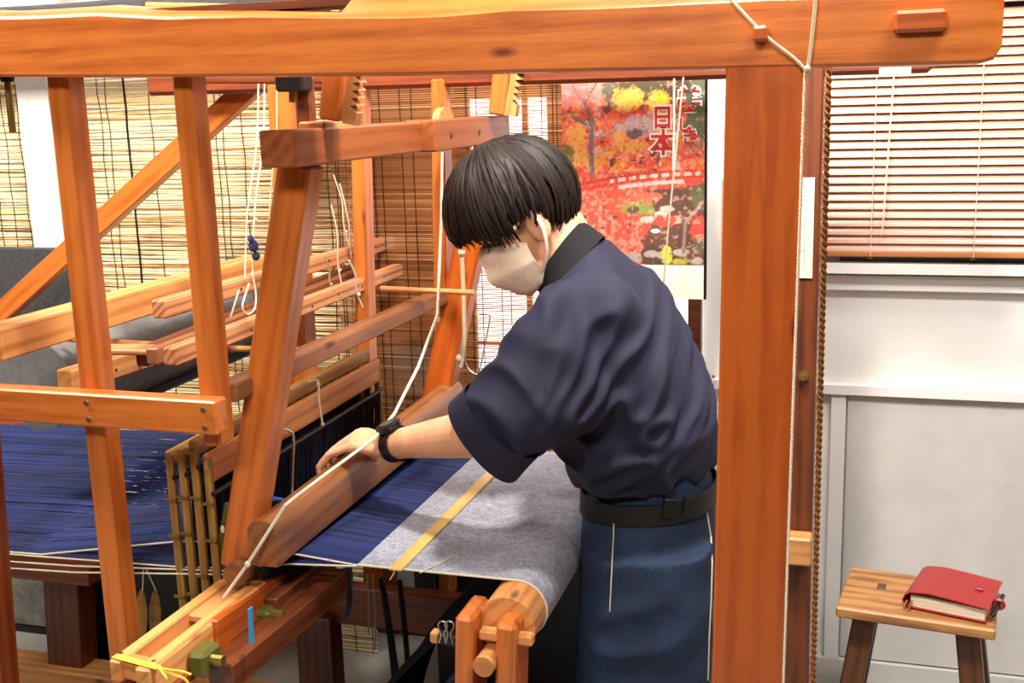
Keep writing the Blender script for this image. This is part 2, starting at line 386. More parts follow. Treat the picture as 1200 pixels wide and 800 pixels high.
tr = nt.nodes.new('ShaderNodeBsdfTranslucent'); mxs = nt.nodes.new('ShaderNodeMixShader'); mxs.inputs[0].default_value = .6
src = pb.inputs['Base Color'].links[0].from_socket; nt.links.new(src, tr.inputs['Color'])
nt.links.new(pb.outputs[0], mxs.inputs[1]); nt.links.new(tr.outputs[0], mxs.inputs[2]); nt.links.new(mxs.outputs[0], nt.nodes['Material Output'].inputs['Surface'])
SPLINT_T = sm
splint_blind()

# ------------------------------------------------------------------ grey partition, cloth bolt and board above
def fabric(name, c1, c2, scale, rough=.9, bump=.3, vec=(1, 1, 1), sheen=.2):
    t = NT(name); f = t.noise(t.coords(vec, rand=False), scale, 3, .7); t.link(t.ramp(f, [(.3, lin(c1)), (.7, lin(c2))]), t.b.inputs['Base Color'])
    t.b.inputs['Roughness'].default_value = rough; t.b.inputs['Sheen Weight'].default_value = sheen; t.bump(f, bump, .002); return t.m
CHAR = fabric('charcoal_fabric', (46, 46, 50), (66, 66, 70), 60)
GREYF = fabric('grey_felt', (80, 80, 84), (120, 118, 116), 14)
STONEG = fabric('mottled_grey_board', (92, 92, 88), (138, 136, 128), 22, bump=.1)
TY = 2.58
pt = thing('partition_board', 'tall charcoal board standing on the floor in front of the far left reed screen', 'partition', (-2.6, TY, 0))
xp1 = PY(100, 500, TY).x
slab('board', (-3.3, TY, .3), (xp1, TY+.03, PY(40, 291, TY).z), CHAR, pt, .004); slab('lower_board', (-3.3, TY, .02), (xp1, TY+.03, .3), STONEG, pt, .003)
slab('skirting', (-3.3, TY-.006, 0), (xp1, TY+.03, .02), BLACK, pt)
bolt = thing('cloth_bolt', 'rolled black cloth lying along the very top above the long front beam', 'cloth', (-2.0, 2.5, 1.75))
obj('roll', MB().tube([V((-3.0+.18*k, 2.5, 1.735+.004*math.sin(k*2.1))) for k in range(11)], [.035+.003*math.sin(k*1.7) for k in range(11)], 14), CHAR, bolt)
tie = obj('tie', MB().tube([V((-2.35, 2.5+.0385*math.cos(a), 1.735+.0385*math.sin(a))) for a in [i*math.pi/8 for i in range(16)]], .004, 6, closed=True), CORD, bolt)
tb = beam('timber_plank', (-1.62, 2.45, 1.735), (-1.40, 2.45, 1.72), .09, .03, PINE); tag(tb, 'short pale plank lying high above the front beam beside the black cloth roll', 'plank')
hr = beam('shelf_board', (-2.9, 2.55, 1.69), (-1.3, 2.55, 1.685), .12, .018, BROWNW); tag(hr, 'narrow shelf board above the loom that carries the black cloth roll', 'shelf')

structure(slab('bright_gap_strip', (PY(44, 200, RY+.02).x-.008, RY-.02, 0), (PY(64, 200, RY).x+.02, RY+.06, 1.9), WHITEP))  # white strip added in the gap, bright where the shadowed wall stayed grey
# warp package under grey felt, behind the uprights
XR = -1.52; rr = .09
za = PX(190, 445, XR).z
fr = thing('wrapped_roll', 'thick grey felt covered roll lying behind the two left uprights of the loom', 'roll', (XR, 2, za))
RP = []
for k in range(2):
    y = (1.78, 2.62)[k]; RP.append([V((XR+rr*math.cos(a), y, za+rr+rr*math.sin(a))) for a in [i*2*math.pi/32 for i in range(32)]])
obj('felt_cover', MB().rings(RP), GREYF, fr)
NAVYD = fabric('dark_navy_cloth', (14, 18, 36), (22, 27, 52), 200)
obj('navy_edge', MB().rings([[V((XR+.04+.014*math.cos(a), y, za-.002+.010*math.sin(a))) for a in [i*2*math.pi/10 for i in range(10)]] for y in (2.02, 2.62)]), NAVYD, fr)
slab('dark_fill_panel', (PY(490, 690, DY).x, DY-.024, .03), (dx1, DY-.004, .72), plain('dark_fill_black', (26, 22, 24), .7), door)  # added panel over the panes, coloured black to darken the area behind the roller
st = rod('thin_stick', smooth_pts([PY(95, 690, 2.5), PY(97, 720, 2.5), PY(99, 752, 2.52)], 4), .006, OCHRE, n=8); tag(st, 'thin pale stick leaning against the corner of the grey partition', 'stick')

# ------------------------------------------------------------------ poster with the autumn garden
def vnoise(u, v, seed, oct=4):
    rs = np.random.RandomState(seed); out = 0; amp = 1; tot = 0
    for o in range(oct):
        n = 2**o; g = rs.rand(64, 64); x = (u*n) % 63; y = (v*n) % 63; xi = x.astype(int); yi = y.astype(int); fx = x-xi; fy = y-yi
        fx = fx*fx*(3-2*fx); fy = fy*fy*(3-2*fy); xj = (xi+1) % 64; yj = (yi+1) % 64
        out = out + amp*((g[yi, xi]*(1-fx)+g[yi, xj]*fx)*(1-fy)+(g[yj, xi]*(1-fx)+g[yj, xj]*fx)*fy); tot += amp; amp *= .6
    return out/tot
def poster_colours(nu, nv):
    u, v = np.meshgrid(np.linspace(0, 1, nu), np.linspace(0, 1, nv)); X = u*1.0; Y = v*1.29
    N = lambda s, sc, o=5: vnoise(X*sc, Y*sc, s, o)
    col = np.zeros((nv, nu, 3)); L = lambda c: np.array(lin(c)[:3])
    def mixc(mask, c): 
        m = np.clip(mask, 0, 1)[..., None]; col[:] = col*(1-m)+np.array(c)*m
    a, b, c, d = N(1, 9), N(2, 22), N(3, 6), N(5, 40, 3)
    sm = lambda e, x, w=.03: np.clip((x-e)/w+.5, 0, 1)
    col[:] = L((232, 74, 52)); mixc(sm(.52, a), L((244, 104, 66))); mixc(sm(.60, b), L((250, 140, 110))); mixc(sm(.64, N(7, 16))*(v < .5), L((240, 180, 170)))
    mixc(sm(.62, N(8, 12))*(v < .5), L((236, 150, 40)))
    mixc(sm(.66, N(9, 14))*(v < .55), L((90, 50, 40)))
    def blob(cx, cy, rx, ry, cc, s, th=.5, amp=1.1):
        dd = ((u-cx)/rx)**2+((v-cy)/ry)**2; mixc(sm(0, 1-dd+amp*(.6*(N(s, 14)-.5)+.9*(N(s+7, 44, 3)-.5))*2, .5), np.array(cc))
    blob(.10, .02, .22, .14, L((246, 120, 120)), 11); blob(.3, .03, .1, .1, L((245, 150, 140)), 12)
    blob(.62, .03, .24, .12, L((36, 66, 46)), 13); blob(.95, .12, .10, .22, L((60, 100, 70)), 14); blob(.82, .06, .08, .08, L((20, 36, 30)), 15); blob(.36, .08, .07, .07, L((80, 96, 84)), 16)
    blob(.48, .11, .11, .06, L((250, 200, 80)), 17); blob(.68, .14, .08, .06, L((250, 206, 50)), 18); blob(.54, .26, .16, .05, L((200, 170, 170)), 19); blob(.52, .30, .06, .03, L((90, 80, 90)), 20)
    for q, (cx, cy, rx, ry) in enumerate(((.48, .37, .10, .03), (.40, .31, .05, .03), (.10, .33, .07, .09), (.14, .44, .10, .03), (.72, .3, .05, .05), (.33, .40, .05, .02))): blob(cx, cy, rx, ry, L((248, 170, 70)), 30+q)
    blob(.03, .4, .05, .06, L((110, 110, 40)), 41)
    def line(x0, y0, x1, y1, wd, cc, wob=.01):
        t = np.clip(((u-x0)*(x1-x0)+(Y-y0)*(y1-y0))/((x1-x0)**2+(y1-y0)**2), 0, 1)
        dd = np.hypot(u-(x0+t*(x1-x0))+wob*(N(50, 10)-.5)*2, Y-(y0+t*(y1-y0))); mixc(sm(0, wd-dd, .006), cc)
    g = L((110, 104, 110))
    line(.21, .30, .215, .84, .018, g); line(.21, .34, .08, .27, .012, g); line(.21, .33, .16, .14, .010, g); line(.16, .2, .26, .02, .006, L((140, 70, 70))); line(.17, .2, .08, .06, .005, L((140, 80, 80))); line(.23, .42, .38, .36, .008, L((170, 150, 160)))
    # lower half: maples, pond, rocks
    mixc(sm(.55, v+.05*(a-.5))*1.0, L((228, 62, 48))); mixc(sm(.55, v)*sm(.55, b), L((250, 96, 76))); mixc(sm(.55, v)*sm(.66, d), L((252, 150, 130)))
    pond = sm(.55, u+.35*(N(60, 6)-.5)+.15*np.clip(.9-v, 0, 1), .05)*sm(.60, v+.03*(c-.5)+.06*(u-.6), .02)
    mixc(pond, L((44, 32, 34))); mixc(pond*sm(.55, N(61, 8)), L((70, 46, 40)))
    blob(.25, .70, .30, .16, L((236, 70, 54)), 63); blob(.42, .64, .18, .10, L((240, 76, 58)), 64); blob(.33, .80, .20, .12, L((232, 62, 50)), 65); blob(.58, .635, .12, .025, L((244, 96, 70)), 66); blob(.24, .90, .10, .07, L((220, 50, 44)), 67); blob(.56, .76, .06, .10, L((236, 66, 52)), 68)
    fol = sm(.56, v)*(1-pond)*sm(.57, N(69, 34)); mixc(fol*.8, L((252, 140, 116))); mixc(sm(.6, v)*(u < .5)*sm(.68, N(70, 26)), L((90, 30, 26)))
    blob(.54, .70, .12, .035, L((120, 140, 60)), 71); blob(.5, .71, .05, .02, L((50, 60, 30)), 72)
    for q, (cx, cy, rx, ry) in enumerate(((.74, .70, .05, .016), (.62, .76, .07, .018), (.70, .73, .05, .02), (.80, .76, .05, .02))): blob(cx, cy, rx, ry, L((200, 184, 174)), 80+q, amp=.5)
    blob(.66, .82, .035, .012, L((220, 214, 226)), 86, amp=.3)
    for q, (cx, cy, rx, ry) in enumerate(((.50, .965, .07, .03), (.63, .945, .05, .02), (.84, .935, .06, .02), (.72, .95, .05, .02), (.95, .98, .04, .02))): blob(cx, cy, rx, ry, L((170, 164, 156)), 90+q, amp=.5)
    blob(.74, .95, .035, .05, L((190, 200, 60)), 96); blob(.83, .985, .06, .02, L((180, 170, 50)), 97); blob(.97, .62, .06, .07, L((60, 84, 50)), 98); blob(.94, .545, .09, .03, L((234, 66, 54)), 99)
    blob(.74, .765, .09, .03, L((214, 60, 48)), 100); blob(.97, .80, .07, .06, L((214, 50, 44)), 101); blob(.97, .90, .06, .05, L((50, 74, 50)), 102)
    line(.99, .86, .87, 1.0, .012, L((150, 130, 120))); line(.87, 1.0, .86, 1.2, .011, L((130, 112, 104)))
    # bridge: red rail with white posts over the arch
    arch = .50+.10*(u-.95)**2*1.0
    for off, cc, wd in ((.0, L((214, 40, 36)), .008), (.03, L((214, 40, 36)), .006)): mixc(sm(0, wd-np.abs(v-(arch+off)), .004)*(u > .06), cc)
    posts = (np.abs(((u*13) % 1)-.5) < .32)*(np.abs(v-(arch+.016)) < .010)*(u > .34)*(u < .97); mixc(posts*1.0, L((246, 220, 206)))
    deck = (np.abs(v-(arch+.055)) < .010)*(u > .4)*(u < .86); mixc(deck*1.0, L((226, 206, 200)))
    blob(.02, .60, .05, .05, L((232, 214, 190)), 103, amp=.2)
    f1, f2 = N(120, 60, 3), N(121, 30, 3); col *= (.75+.62*f1)[..., None]; mixc((f2 > .66)*.35, L((255, 200, 170))); mixc((N(122, 50, 2) > .74)*.5, L((60, 24, 20)))
    mixc(np.full_like(u, .10), L((255, 190, 160)))
    return np.clip(col, 0, 1)
PRN = NT('printed_picture'); a_ = PRN.add('ShaderNodeAttribute', attribute_name='tone'); PRN.link(a_.outputs['Color'], PRN.b.inputs['Base Color']); PRN.b.inputs['Roughness'].default_value = .3; PRN = PRN.m
PAPER = plain('cream_paper', (246, 240, 222), .7)
PYY = 2.56
po = thing('wall_poster', 'hanging poster of a red autumn garden with a bridge and Japanese lettering', 'poster', (-.5, PYY, 1.0))
pl, pr, ptop, pbot, pstrip = PY(660, 200, PYY).x, PY(825.5, 200, PYY).x, PY(745, 95, PYY).z+.012, PY(745, 309, PYY).z, PY(745, 349, PYY).z
nu, nv = 220, 284
gx, gz = np.meshgrid(np.linspace(pl, pr, nu), np.linspace(ptop, pbot, nv)); vs = np.stack([gx, np.full_like(gx, PYY-.0015), gz], -1).reshape(-1, 3)
idx = np.arange(nu*nv).reshape(nv, nu); q = np.stack([idx[:-1, :-1], idx[:-1, 1:], idx[1:, 1:], idx[1:, :-1]], -1).reshape(-1, 4)[:, ::-1]
pm = bpy.data.meshes.new('picture'); pm.from_pydata(vs.tolist(), [], q.tolist()); pm.update()
pc = np.ones((nu*nv, 4)); pc[:, :3] = poster_colours(nu, nv).reshape(-1, 3); attr_mesh(pm, pc); put('picture', pm, PRN, po)
slab('backing_sheet', (pl, PYY, pstrip), (pr, PYY+.002, ptop+.03), PAPER, po, .0002)
slab('edge_strip', (pr, PYY-.002, pstrip), (pr+.006, PYY+.004, ptop+.03), BLACK, po, .0005)
TR = plain('red_print', (226, 46, 36), .4); TW = plain('white_print', (252, 250, 246), .4)
def text(name, s, loc, size, mat, parent, off=0.0, ex=.0003, sx=1.0):
    cu = bpy.data.curves.new(name, 'FONT'); cu.body = s; cu.size = size; cu.align_x = 'CENTER'; cu.align_y = 'CENTER'; cu.extrude = ex; cu.offset = off
    o = bpy.data.objects.new(name, cu); C.objects.link(o); bpy.context.view_layer.update()
    me = bpy.data.meshes.new_from_object(o.evaluated_get(bpy.context.evaluated_depsgraph_get())); bpy.data.objects.remove(o)
    me.transform(Matrix.Diagonal((sx, 1, 1, 1)))
    return put(name, me, mat, parent, Matrix.Translation(loc) @ Matrix.Rotation(math.pi/2, 4, 'X'))
pxm = (PY(800, 200, PYY)-PY(700, 200, PYY)).length/100
for ch, cx, cy, sz, sx in (('日', 776.5, 139, 26, .92), ('本', 777.5, 169, 29, 1.0), ('美', 808, 119, 27, .95), ('し', 802, 147, 16, 1), ('き', 808.5, 161, 18, 1)):
    p = PY(cx, cy, PYY); y0 = PYY-.0022
    text('character_outline', ch, (p.x, y0, p.z), sz*pxm*1.08, TW, po, off=.0046*sz/27, sx=sx); text('character', ch, (p.x, y0-.0008, p.z), sz*pxm*1.08, TR, po, off=.0009, sx=sx)
hs = rod('hanging_string', smooth_pts([PY(801, 90, 2.33), PY(796, 140, 2.33), PY(790, 200, 2.33), PY(783, 270, 2.33), PY(776, 352, 2.33), PY(770, 420, 2.33)], 4), .0019, TWINE); tag(hs, 'pale cord hanging across the poster from the far beam behind the weaver', 'cord')
hs = rod('hanging_string', [PY(790, 92, 2.33), PY(790, 150, 2.33), PY(789, 200, 2.33)], .0022, CORD); tag(hs, 'short straight white cord hanging beside the poster lettering', 'cord')

bx = thing('dark_fill_box', 'added black box filling the dark area under the indigo warp', 'box', (-1.86, 2.5, 0))  # box added only to keep the space under the warp dark
slab('box_body', (-2.08, 2.40, 0.0), (-1.58, 2.58, .40), BLACK, bx, .006); slab('box_lid', (-2.09, 2.39, .402), (-1.57, 2.59, .43), BLACK, bx, .006)

bx = thing('dark_fill_box', 'added low black box filling the dark area beyond the roller, behind the feet of the weaver', 'box', (-.62, 2.6, 0))  # second added box, hides the bright floor so this area stays black
slab('box_body', (-.96, 2.40, 0), (-.30, 2.82, .46), BLACK, bx, .006); slab('box_lid', (-.97, 2.395, .462), (-.29, 2.83, .49), BLACK, bx, .006)
# ------------------------------------------------------------------ the loom frame
loom = thing('loom_frame', 'large wooden floor loom frame of orange posts and beams round the weaver', 'loom', (-.6, 1.9, 0))
YN, YF = 1.45, 2.35
def post(name, tl, tr, bl, br, Y, dep, mat, z0=0.0, z1=1.56, parent=loom):
    """upright whose front face lies in the plane Y; edges given at a top and a bottom station"""
    a, b, c, d = PY(*tl, Y), PY(*tr, Y), PY(*bl, Y), PY(*br, Y); t, o = (a+b)/2, (c+d)/2; k = (t.x-o.x)/(t.z-o.z)
    wd = ((b-a).length+(d-c).length)/2
    at = lambda z: V((o.x+(z-o.z)*k, Y+dep/2, z))
    return beam(name, at(z0), at(z1), wd, dep, mat, parent, up=(0, 1, 0), c=.004)
# top beam: a squared log with a wavy waney edge
stn = [(-60, 88, 16), (0, 90, 20.5), (45, 90.3, 20), (120, 90.5, 16.5), (200, 90, 21), (300, 89.5, 18.5), (400, 88.5, 20), (430, 88.2, 20), (460, 88, 20), (520, 87, 18), (600, 85, 11), (700, 83, 9), (800, 81.5, 4), (900, 79.5, -1), (1000, 78, -3), (1100, 75.5, -5), (1150, 74, -6)]
R = []
for px_, yb, ytp in stn:
    b = PY(px_, yb, YN); t_ = PY(px_, ytp, YN); x = b.x; zb, zt = b.z, t_.z
    wn = .018 + .006*math.sin(px_*.013)
    up_ = .05 if px_ > 415 else wn*.55
    R.append([V((x, YN+.004, zb)), V((x, YN, zb+.004)), V((x, YN, (zb+zt)/2)), V((x, YN, zt-.002)), V((x, YN+.003, zt+.002)), V((x, YN+wn*1.3, zt+up_)), V((x, YN+.06, zt+up_+.004)), V((x, YN+.098, zt+up_*.8)), V((x, YN+.10, zt-.01)), V((x, YN+.10, zb+.004)), V((x, YN+.096, zb))])
xe = PY(1176, 30, YN).x; zb, zt = PY(1150, 74, YN).z, PY(1170, -6, YN).z
prof = R[-1]
def endring(dx, ins):
    c = sum(prof, V((0, 0, 0)))/len(prof); return [V((prof[-1].x*0+dx, c.y+(p.y-c.y)*(1-ins*.4), c.z+(p.z-c.z)*(1-ins))) for p in prof]
R += [endring(PY(1166, 40, YN).x, .06), endring(xe, .30)]
Mw = Matrix.Translation((-.5, YN, 1.57)); mi = Mw.inverted()
obj('top_beam', MB().rings([[mi @ p for p in r] for r in R]), ORANGE, loom, Mw, smooth=True, angle=28)
la, lb_ = PY(-60, 12, YN+.03), PY(436, 12, YN+.03); slab('dark_edge_strip', (la.x, YN+.03, PY(200, 18, YN+.03).z), (lb_.x, YN+.095, PY(200, 8.5, YN+.03).z), DARKW, loom)  # dark strip added for the dark band along the beam's upper edge
a, b = PY(1047, 26, YN), PY(1109, 24, YN); zc = (PY(1078, 12, YN).z+PY(1078, 38, YN).z)/2
tn = obj('tenon_end', MB().box(b.x-a.x, .022, PY(1078, 12, YN).z-PY(1078, 38, YN).z, .004), ORANGE2, loom, Matrix.Translation(((a.x+b.x)/2, YN-.004, zc)), smooth=False)
pc_ = PY(892, 40, YN); obj('wooden_peg', MB().box(.018, .03, .018, .003), ORANGE2, loom, Matrix.Translation((pc_.x, YN-.006, pc_.z)), smooth=False)
post('corner_post', (851, 82.5), (940.5, 85), (834, 800), (915.5, 800), YN+.001, .092, ORANGE2, 0, 1.535)
post('upright', (55, 92), (75.5, 92), (128, 770), (146, 755), YN+.035, .045, ORANGE, .15, 1.56)
up2 = post('upright', (201, 92), (222.5, 92), (232.5, 467), (254.4, 467), YN+.035, .045, ORANGE, PY(250, 522, YN+.04).z, 1.56)
post('corner_post', (-68, 500), (-25, 500), (-42, 800), (0, 800), YN, .05, REDW, 0, 1.56)
p0, p1 = PY(-90, 470, YN), PY(253, 491, YN); hh = PY(100, 461.5, YN).z-PY(100, 500, YN).z
zc = (PY(253, 471, YN).z+PY(253, 511, YN).z)/2
rail = beam('side_rail', (p0.x, YN+.018, zc+.003), (p1.x, YN+.018, zc), .034, .053, ORANGE, loom)
for sx, sy in ((101, 472), (104, 491), (238, 480), (240, 501)):
    p = PY(sx, sy, YN); s_ = obj('screw', MB().tube([V((p.x, YN+.004, p.z)), V((p.x, YN-.002, p.z))], [.0052, .0040], 10), SCREWM, rail)
# far side
zb = 1.5+.0125*YF
beam('far_top_beam', (PY(168, 92, YF).x, YF+.05, zb+.046), (PY(1093, 80, YF).x, YF+.05, zb+.04), .09, .08, REDW, loom, c=.008)
pl_ = PY(1056, 80, YF-.01); lb = slab('metal_plate', (PY(1030, 80, YF).x, YF-.012, zb-.002), (PY(1068, 80, YF).x, YF-.004, zb+.012), plain('pale_metal_plate', (200, 205, 215), .35, .6), loom)
x1 = -.0346*YF
beam('far_corner_post', (x1-.045, YF+.045, 0), (x1-.045, YF+.045, 1.55), .09, .09, DARKW, loom, up=(0, 1, 0))
p = PY(942, 440, YF); bt = obj('bolt', MB().tube([V((p.x, YF, p.z)), V((p.x, YF-.012, p.z))], .011, 6).tube([V((p.x, YF-.011, p.z)), V((p.x, YF-.020, p.z))], .006, 10), BRASS, loom, smooth=False)
a, b = PY(922, 641, YF-.03), PY(951, 641, YF-.03); obj('rail_end', MB().box(.12, .05, PY(940, 625, YF-.03).z-PY(940, 657, YF-.03).z, .004), TAN, loom, Matrix.Translation((b.x-.06, YF-.03, a.z)), smooth=False)
post('far_post', (312, 100), (341, 100), (317+3, 240), (346+3, 240), YF, .06, ORANGE, 0, 1.55)
post('far_upright', (410.5, 180), (426, 180), (413.5, 280), (428.5, 280), YF, .05, ORANGE, .36, 1.55)
post('far_upright', (504, 90), (519.5, 90), (508, 340), (523, 340), YF, .05, ORANGE, .36, 1.55)
beam('brace', PY(-60, 424, YF+.09), PY(300, 96, YF+.09), .035, .052, ORANGE, loom, up=(0, 1, 0) if False else (0, 0, 1))
xb6 = PY(317, 300, YF).x
beam('cross_beam', (xb6-.03, YN+.02, (1.167+1.115)/2), (xb6-.03, YF, (1.167+1.115)/2), .06, .052, PINE, loom)
# far lower stretchers and feet
YS = 2.27
beam('lower_stretcher', (PY(366, 690, YS).x, YS+.02, .350), (PY(547, 718, YS).x, YS+.02, .350), .04, .095, REDW, loom)
a, b = PY(345, 760, YS-.03), PY(391, 760, YS-.03); beam('support_post', ((a.x+b.x)/2, YS, 0), ((a.x+b.x)/2, YS, .325), b.x-a.x-.01, .06, DARKW, loom, up=(0, 1, 0))
a, b = PY(51, 740, YS), PY(91, 740, YS); beam('support_post', ((a.x+b.x)/2-.015, YS+.05, .05), ((a.x+b.x)/2+.005, YS+.05, .37), b.x-a.x, .07, DARKW, loom, up=(0, 1, 0))
a, b = PY(-10, 672, YS), PY(104, 672, YS); beam('support_cap', (a.x, YS+.04, PY(60, 672, YS).z), (b.x, YS+.04, PY(60, 672, YS).z), .09, .045, REDW, loom)
beam('base_rail', (PY(-40, 790, YS).x, YS+.03, .045), (PY(700, 790, YS).x, YS+.03, .045), .09, .08, TAN, loom)
beam('back_beam', (-2.13, 1.42, .678), (-2.13, 2.50, .678), .08, .08, REDW, loom)
# take-up bracket prongs at the weaver
YB = 1.50
def prong(xl_, xr_, yt, yb_):
    a, b = PY(xl_, yt, YB), PY(xr_, yt, YB); c, d = PY(xl_, yb_, YB), PY(xr_, yb_, YB)
    cx = (a.x+b.x)/2; return beam('roller_prong', ((c.x+d.x)/2-.02, YB+.045, .30), (cx, YB+.045, a.z), b.x-a.x, .085, ORANGE, loom, up=(0, 1, 0), c=.006)
prong(532, 553, 723, 795); prong(580, 603, 733, 795)
a = PY(575, 800, YB); obj('prong_block', MB().box(.11, .08, .30, .004), ORANGE2, loom, Matrix.Translation((a.x-.002, YB+.047, .44)), smooth=False)
sh = PY(569, 777, YB); sp = obj('shaft_pin', MB().tube([V((sh.x, YB-.012, sh.z)), V((sh.x+.005, YB+.14, sh.z+.002))], .0165, 24), TAN, loom)
a, b = PY(563, 752, YB), PY(619, 757, YB); beam('square_key', (a.x-.01, YB+.03, a.z), (b.x, YB+.03, a.z-.002), .02, .017, PINE, loom)
# hanging threaded rods under the front beam
p = PY(9, 96, YN+.05)
obj('rod_holder', MB().tube([V((p.x, YN+.05, p.z+.02)), V((p.x, YN+.05, p.z))], [.013, .010], 10), BLACK, loom); rod('threaded_rod', [V((p.x, YN+.05, p.z)), PY(15, 155, YN+.05)], .0055, BRASS, loom, 10)
p = PY(344, 93, 1.72); obj('rod_holder', MB().box(.05, .04, .035, .004), BLACK, loom, Matrix.Translation((p.x, 1.72, p.z-.002)), smooth=False); rod('threaded_rod', [PY(344, 98, 1.72), PY(344, 120, 1.72)], .008, BRASS, loom, 10)
obj('pulley_plate', MB().box(.03, .02, .09, .004), DARKW, loom, Matrix.Translation(PY(358, 122, 1.74)), smooth=False)
beam('pulley_bar', PY(240, 92, 1.85), PY(420, 92, 1.85), .03, .018, REDW, loom)

# ------------------------------------------------------------------ the swinging batten
bat = thing('batten', 'hanging loom batten with two slanting arms, shuttle box and the bar under the hand', 'loom batten', (-.9, 1.9, .73))
YA, YZ = 1.57, 2.33
def leanpost(name, e1, e2, Y, wd, dep, mat, ext0=0, ext1=0, c=.004):
    a, b = PY(*e1, Y), PY(*e2, Y); d = (b-a).normalized(); a -= d*ext0; b += d*ext1
    return beam(name, a+V((0, dep/2, 0)), b+V((0, dep/2, 0)), wd, dep, mat, bat, up=(0, 1, 0), c=c)
wn_ = .056
a1 = leanpost('arm', (274, 668), (343.5, 192), YA, wn_, .052, ORANGE)
leanpost('arm_tenon', (384.5, 141), (390, 89), YA+.02, .035, .045, ORANGE, 0, .03)
af = leanpost('arm', (509, 470), (571, 170), YZ, .062, .05, ORANGE2, .06, .0)
leanpost('arm_tenon', (581, 135), (586, 89), YZ, .036, .05, ORANGE, 0, .03)
def ratchet(e0, e1, Y, wd, n):
    a, b = PY(*e0, Y), PY(*e1, Y); L_ = (b-a).length; pts = [(0, -wd/2), (0, wd/2)]
    for i in range(n): x = L_*(.25+.75*i/n); s = L_*.75/n; pts += [(x, wd/2), (x+s*.75, wd/2-.013)]
    pts += [(L_, wd/2), (L_, -wd/2)]
    mb = MB(); k = len(pts); vs = [V((x-L_/2, y, z)) for z in (-.012, .012) for x, y in pts]; fs = [tuple(range(k)), tuple(range(2*k-1, k-1, -1))]+[(i, (i+1) % k, k+(i+1) % k, k+i) for i in range(k)]
    mb.add(vs, fs); Mx = frame(a+V((0, .02, 0)), b+V((0, .02, 0)), (0, 1, 0)); 
    return obj('ratchet_strip', mb, TAN, bat, Mx, smooth=False)
ratchet((406, 146), (413, 86), YA+.005, .022, 5); ratchet((596, 136), (604, 84), YZ-.005, .024, 5)
# cross head joining the arms
xc = -.782; zc, hc = 1.4415, .054
hd = beam('cross_head', (xc-.029, 1.50, zc), (xc-.029, 2.48, zc-.003), .058, hc, CROSSW, bat, c=.003)
xk = PX(504, 160, xc+.02); beam('scarf_piece', (xc-.004, 2.00, zc-.001), (xc-.014, 2.50, zc-.002), .060, hc+.004, CROSSW, bat)
p = PX(537, 137, xc+.003); obj('wedge', MB().rings([[V((xc-.02+dx, 2.17+.045*math.cos(t), zc+.024+.026*math.sin(t))) for t in [math.pi*k/10 for k in range(11)]] for dx in (-.007, .007)]), TAN, bat, smooth=False)
obj('wedge', MB().box(.045, .10, .012, .004), TAN, bat, Matrix.Translation((xc-.028, 1.66, zc+.030)), smooth=False)
for y in (2.09, 2.27): obj('peg_hole', MB().tube([V((xc+.012, y, zc-.004)), V((xc+.0272-(y-2.0)*.02, y, zc-.004))], .0055, 10, up=(0, 0, 1)), BLACK, bat)
# hand bar (top of the reed), reed and race
H0, H1 = V((-.912, 1.545, .838)), V((-.885, 2.38, .872))
def sect(p, wd, ht):
    pts = []
    for k in range(9): a = math.pi*k/8; pts.append((wd/2*math.cos(a), ht*.5+wd*.42*math.sin(a)-wd*.30))
    pts += [(-wd/2*.95, -ht*.5), (wd/2*.95, -ht*.5)]
    return [p+V((x, 0, z)) for x, z in pts]
HANDBAR = wood('hand_worn_wood', (146, 92, 52), (104, 60, 32), rough=.35, coat=.25)
MH = frame(H0, H1); obj('hand_bar', reframe(MB().rings([sect(H0.lerp(H1, k/10)-V((0, 0, .03)), .052, .072) for k in range(11)]), MH), HANDBAR, bat, MH, smooth=True, angle=40)
rd = MB()
for k in range(300):
    q = H0.lerp(H1, .06+.9*k/300)+V((-.012, 0, 0)); rd.box(.006, .0012, .11, .0001, Matrix.Translation(q+V((-.02, 0, -.105))))
o = obj('reed', rd, plain('reed_steel', (70, 84, 100), .35, .6), bat, smooth=False); o['kind'] = 'stuff'
beam('race_board', (-.945, 1.56, .692), (-.925, 2.40, .692), .085, .035, DARKW, bat)
ZR = .73
def railb(name, e0, e1, hgt, wd, mat=PINE):
    a, b = PZ(*e0, ZR), PZ(*e1, ZR); return beam(name, a-V((0, 0, hgt/2)), b-V((0, 0, hgt/2)), wd, hgt, mat, bat)
railb('box_rail', (134, 774), (272, 672), .034, .021); railb('box_rail', (166, 784), (304, 679), .050, .027)
a, b = PZ(150, 768, ZR), PZ(178, 778, ZR); obj('box_end', MB().box(.052, .026, .03, .003), PINE, bat, frame(PZ(141, 766, ZR)-V((0, 0, .016)), PZ(182, 776, ZR)-V((0, 0, .016))), smooth=False)
fl0, fl1 = PZ(250, 705, ZR-.008), PZ(290, 680, ZR-.008)
beam('box_floor', (-.975, 1.445, ZR-.012), (-.975, 1.62, ZR-.012), .05, .014, TAN, bat)
beam('box_floor', (-.975, 1.25, ZR-.052), (-.965, 1.62, ZR-.052), .085, .018, REDW, bat)
for sx, sy in ((142, 765), (180, 774), (173, 779), (260, 678), (290, 685)): p = PZ(sx, sy, ZR); obj('nail_head', MB().tube([p-V((0, 0, .002)), p+V((0, 0, .0006))], .0035, 8, up=(1, 0, 0)), DARKW, bat)
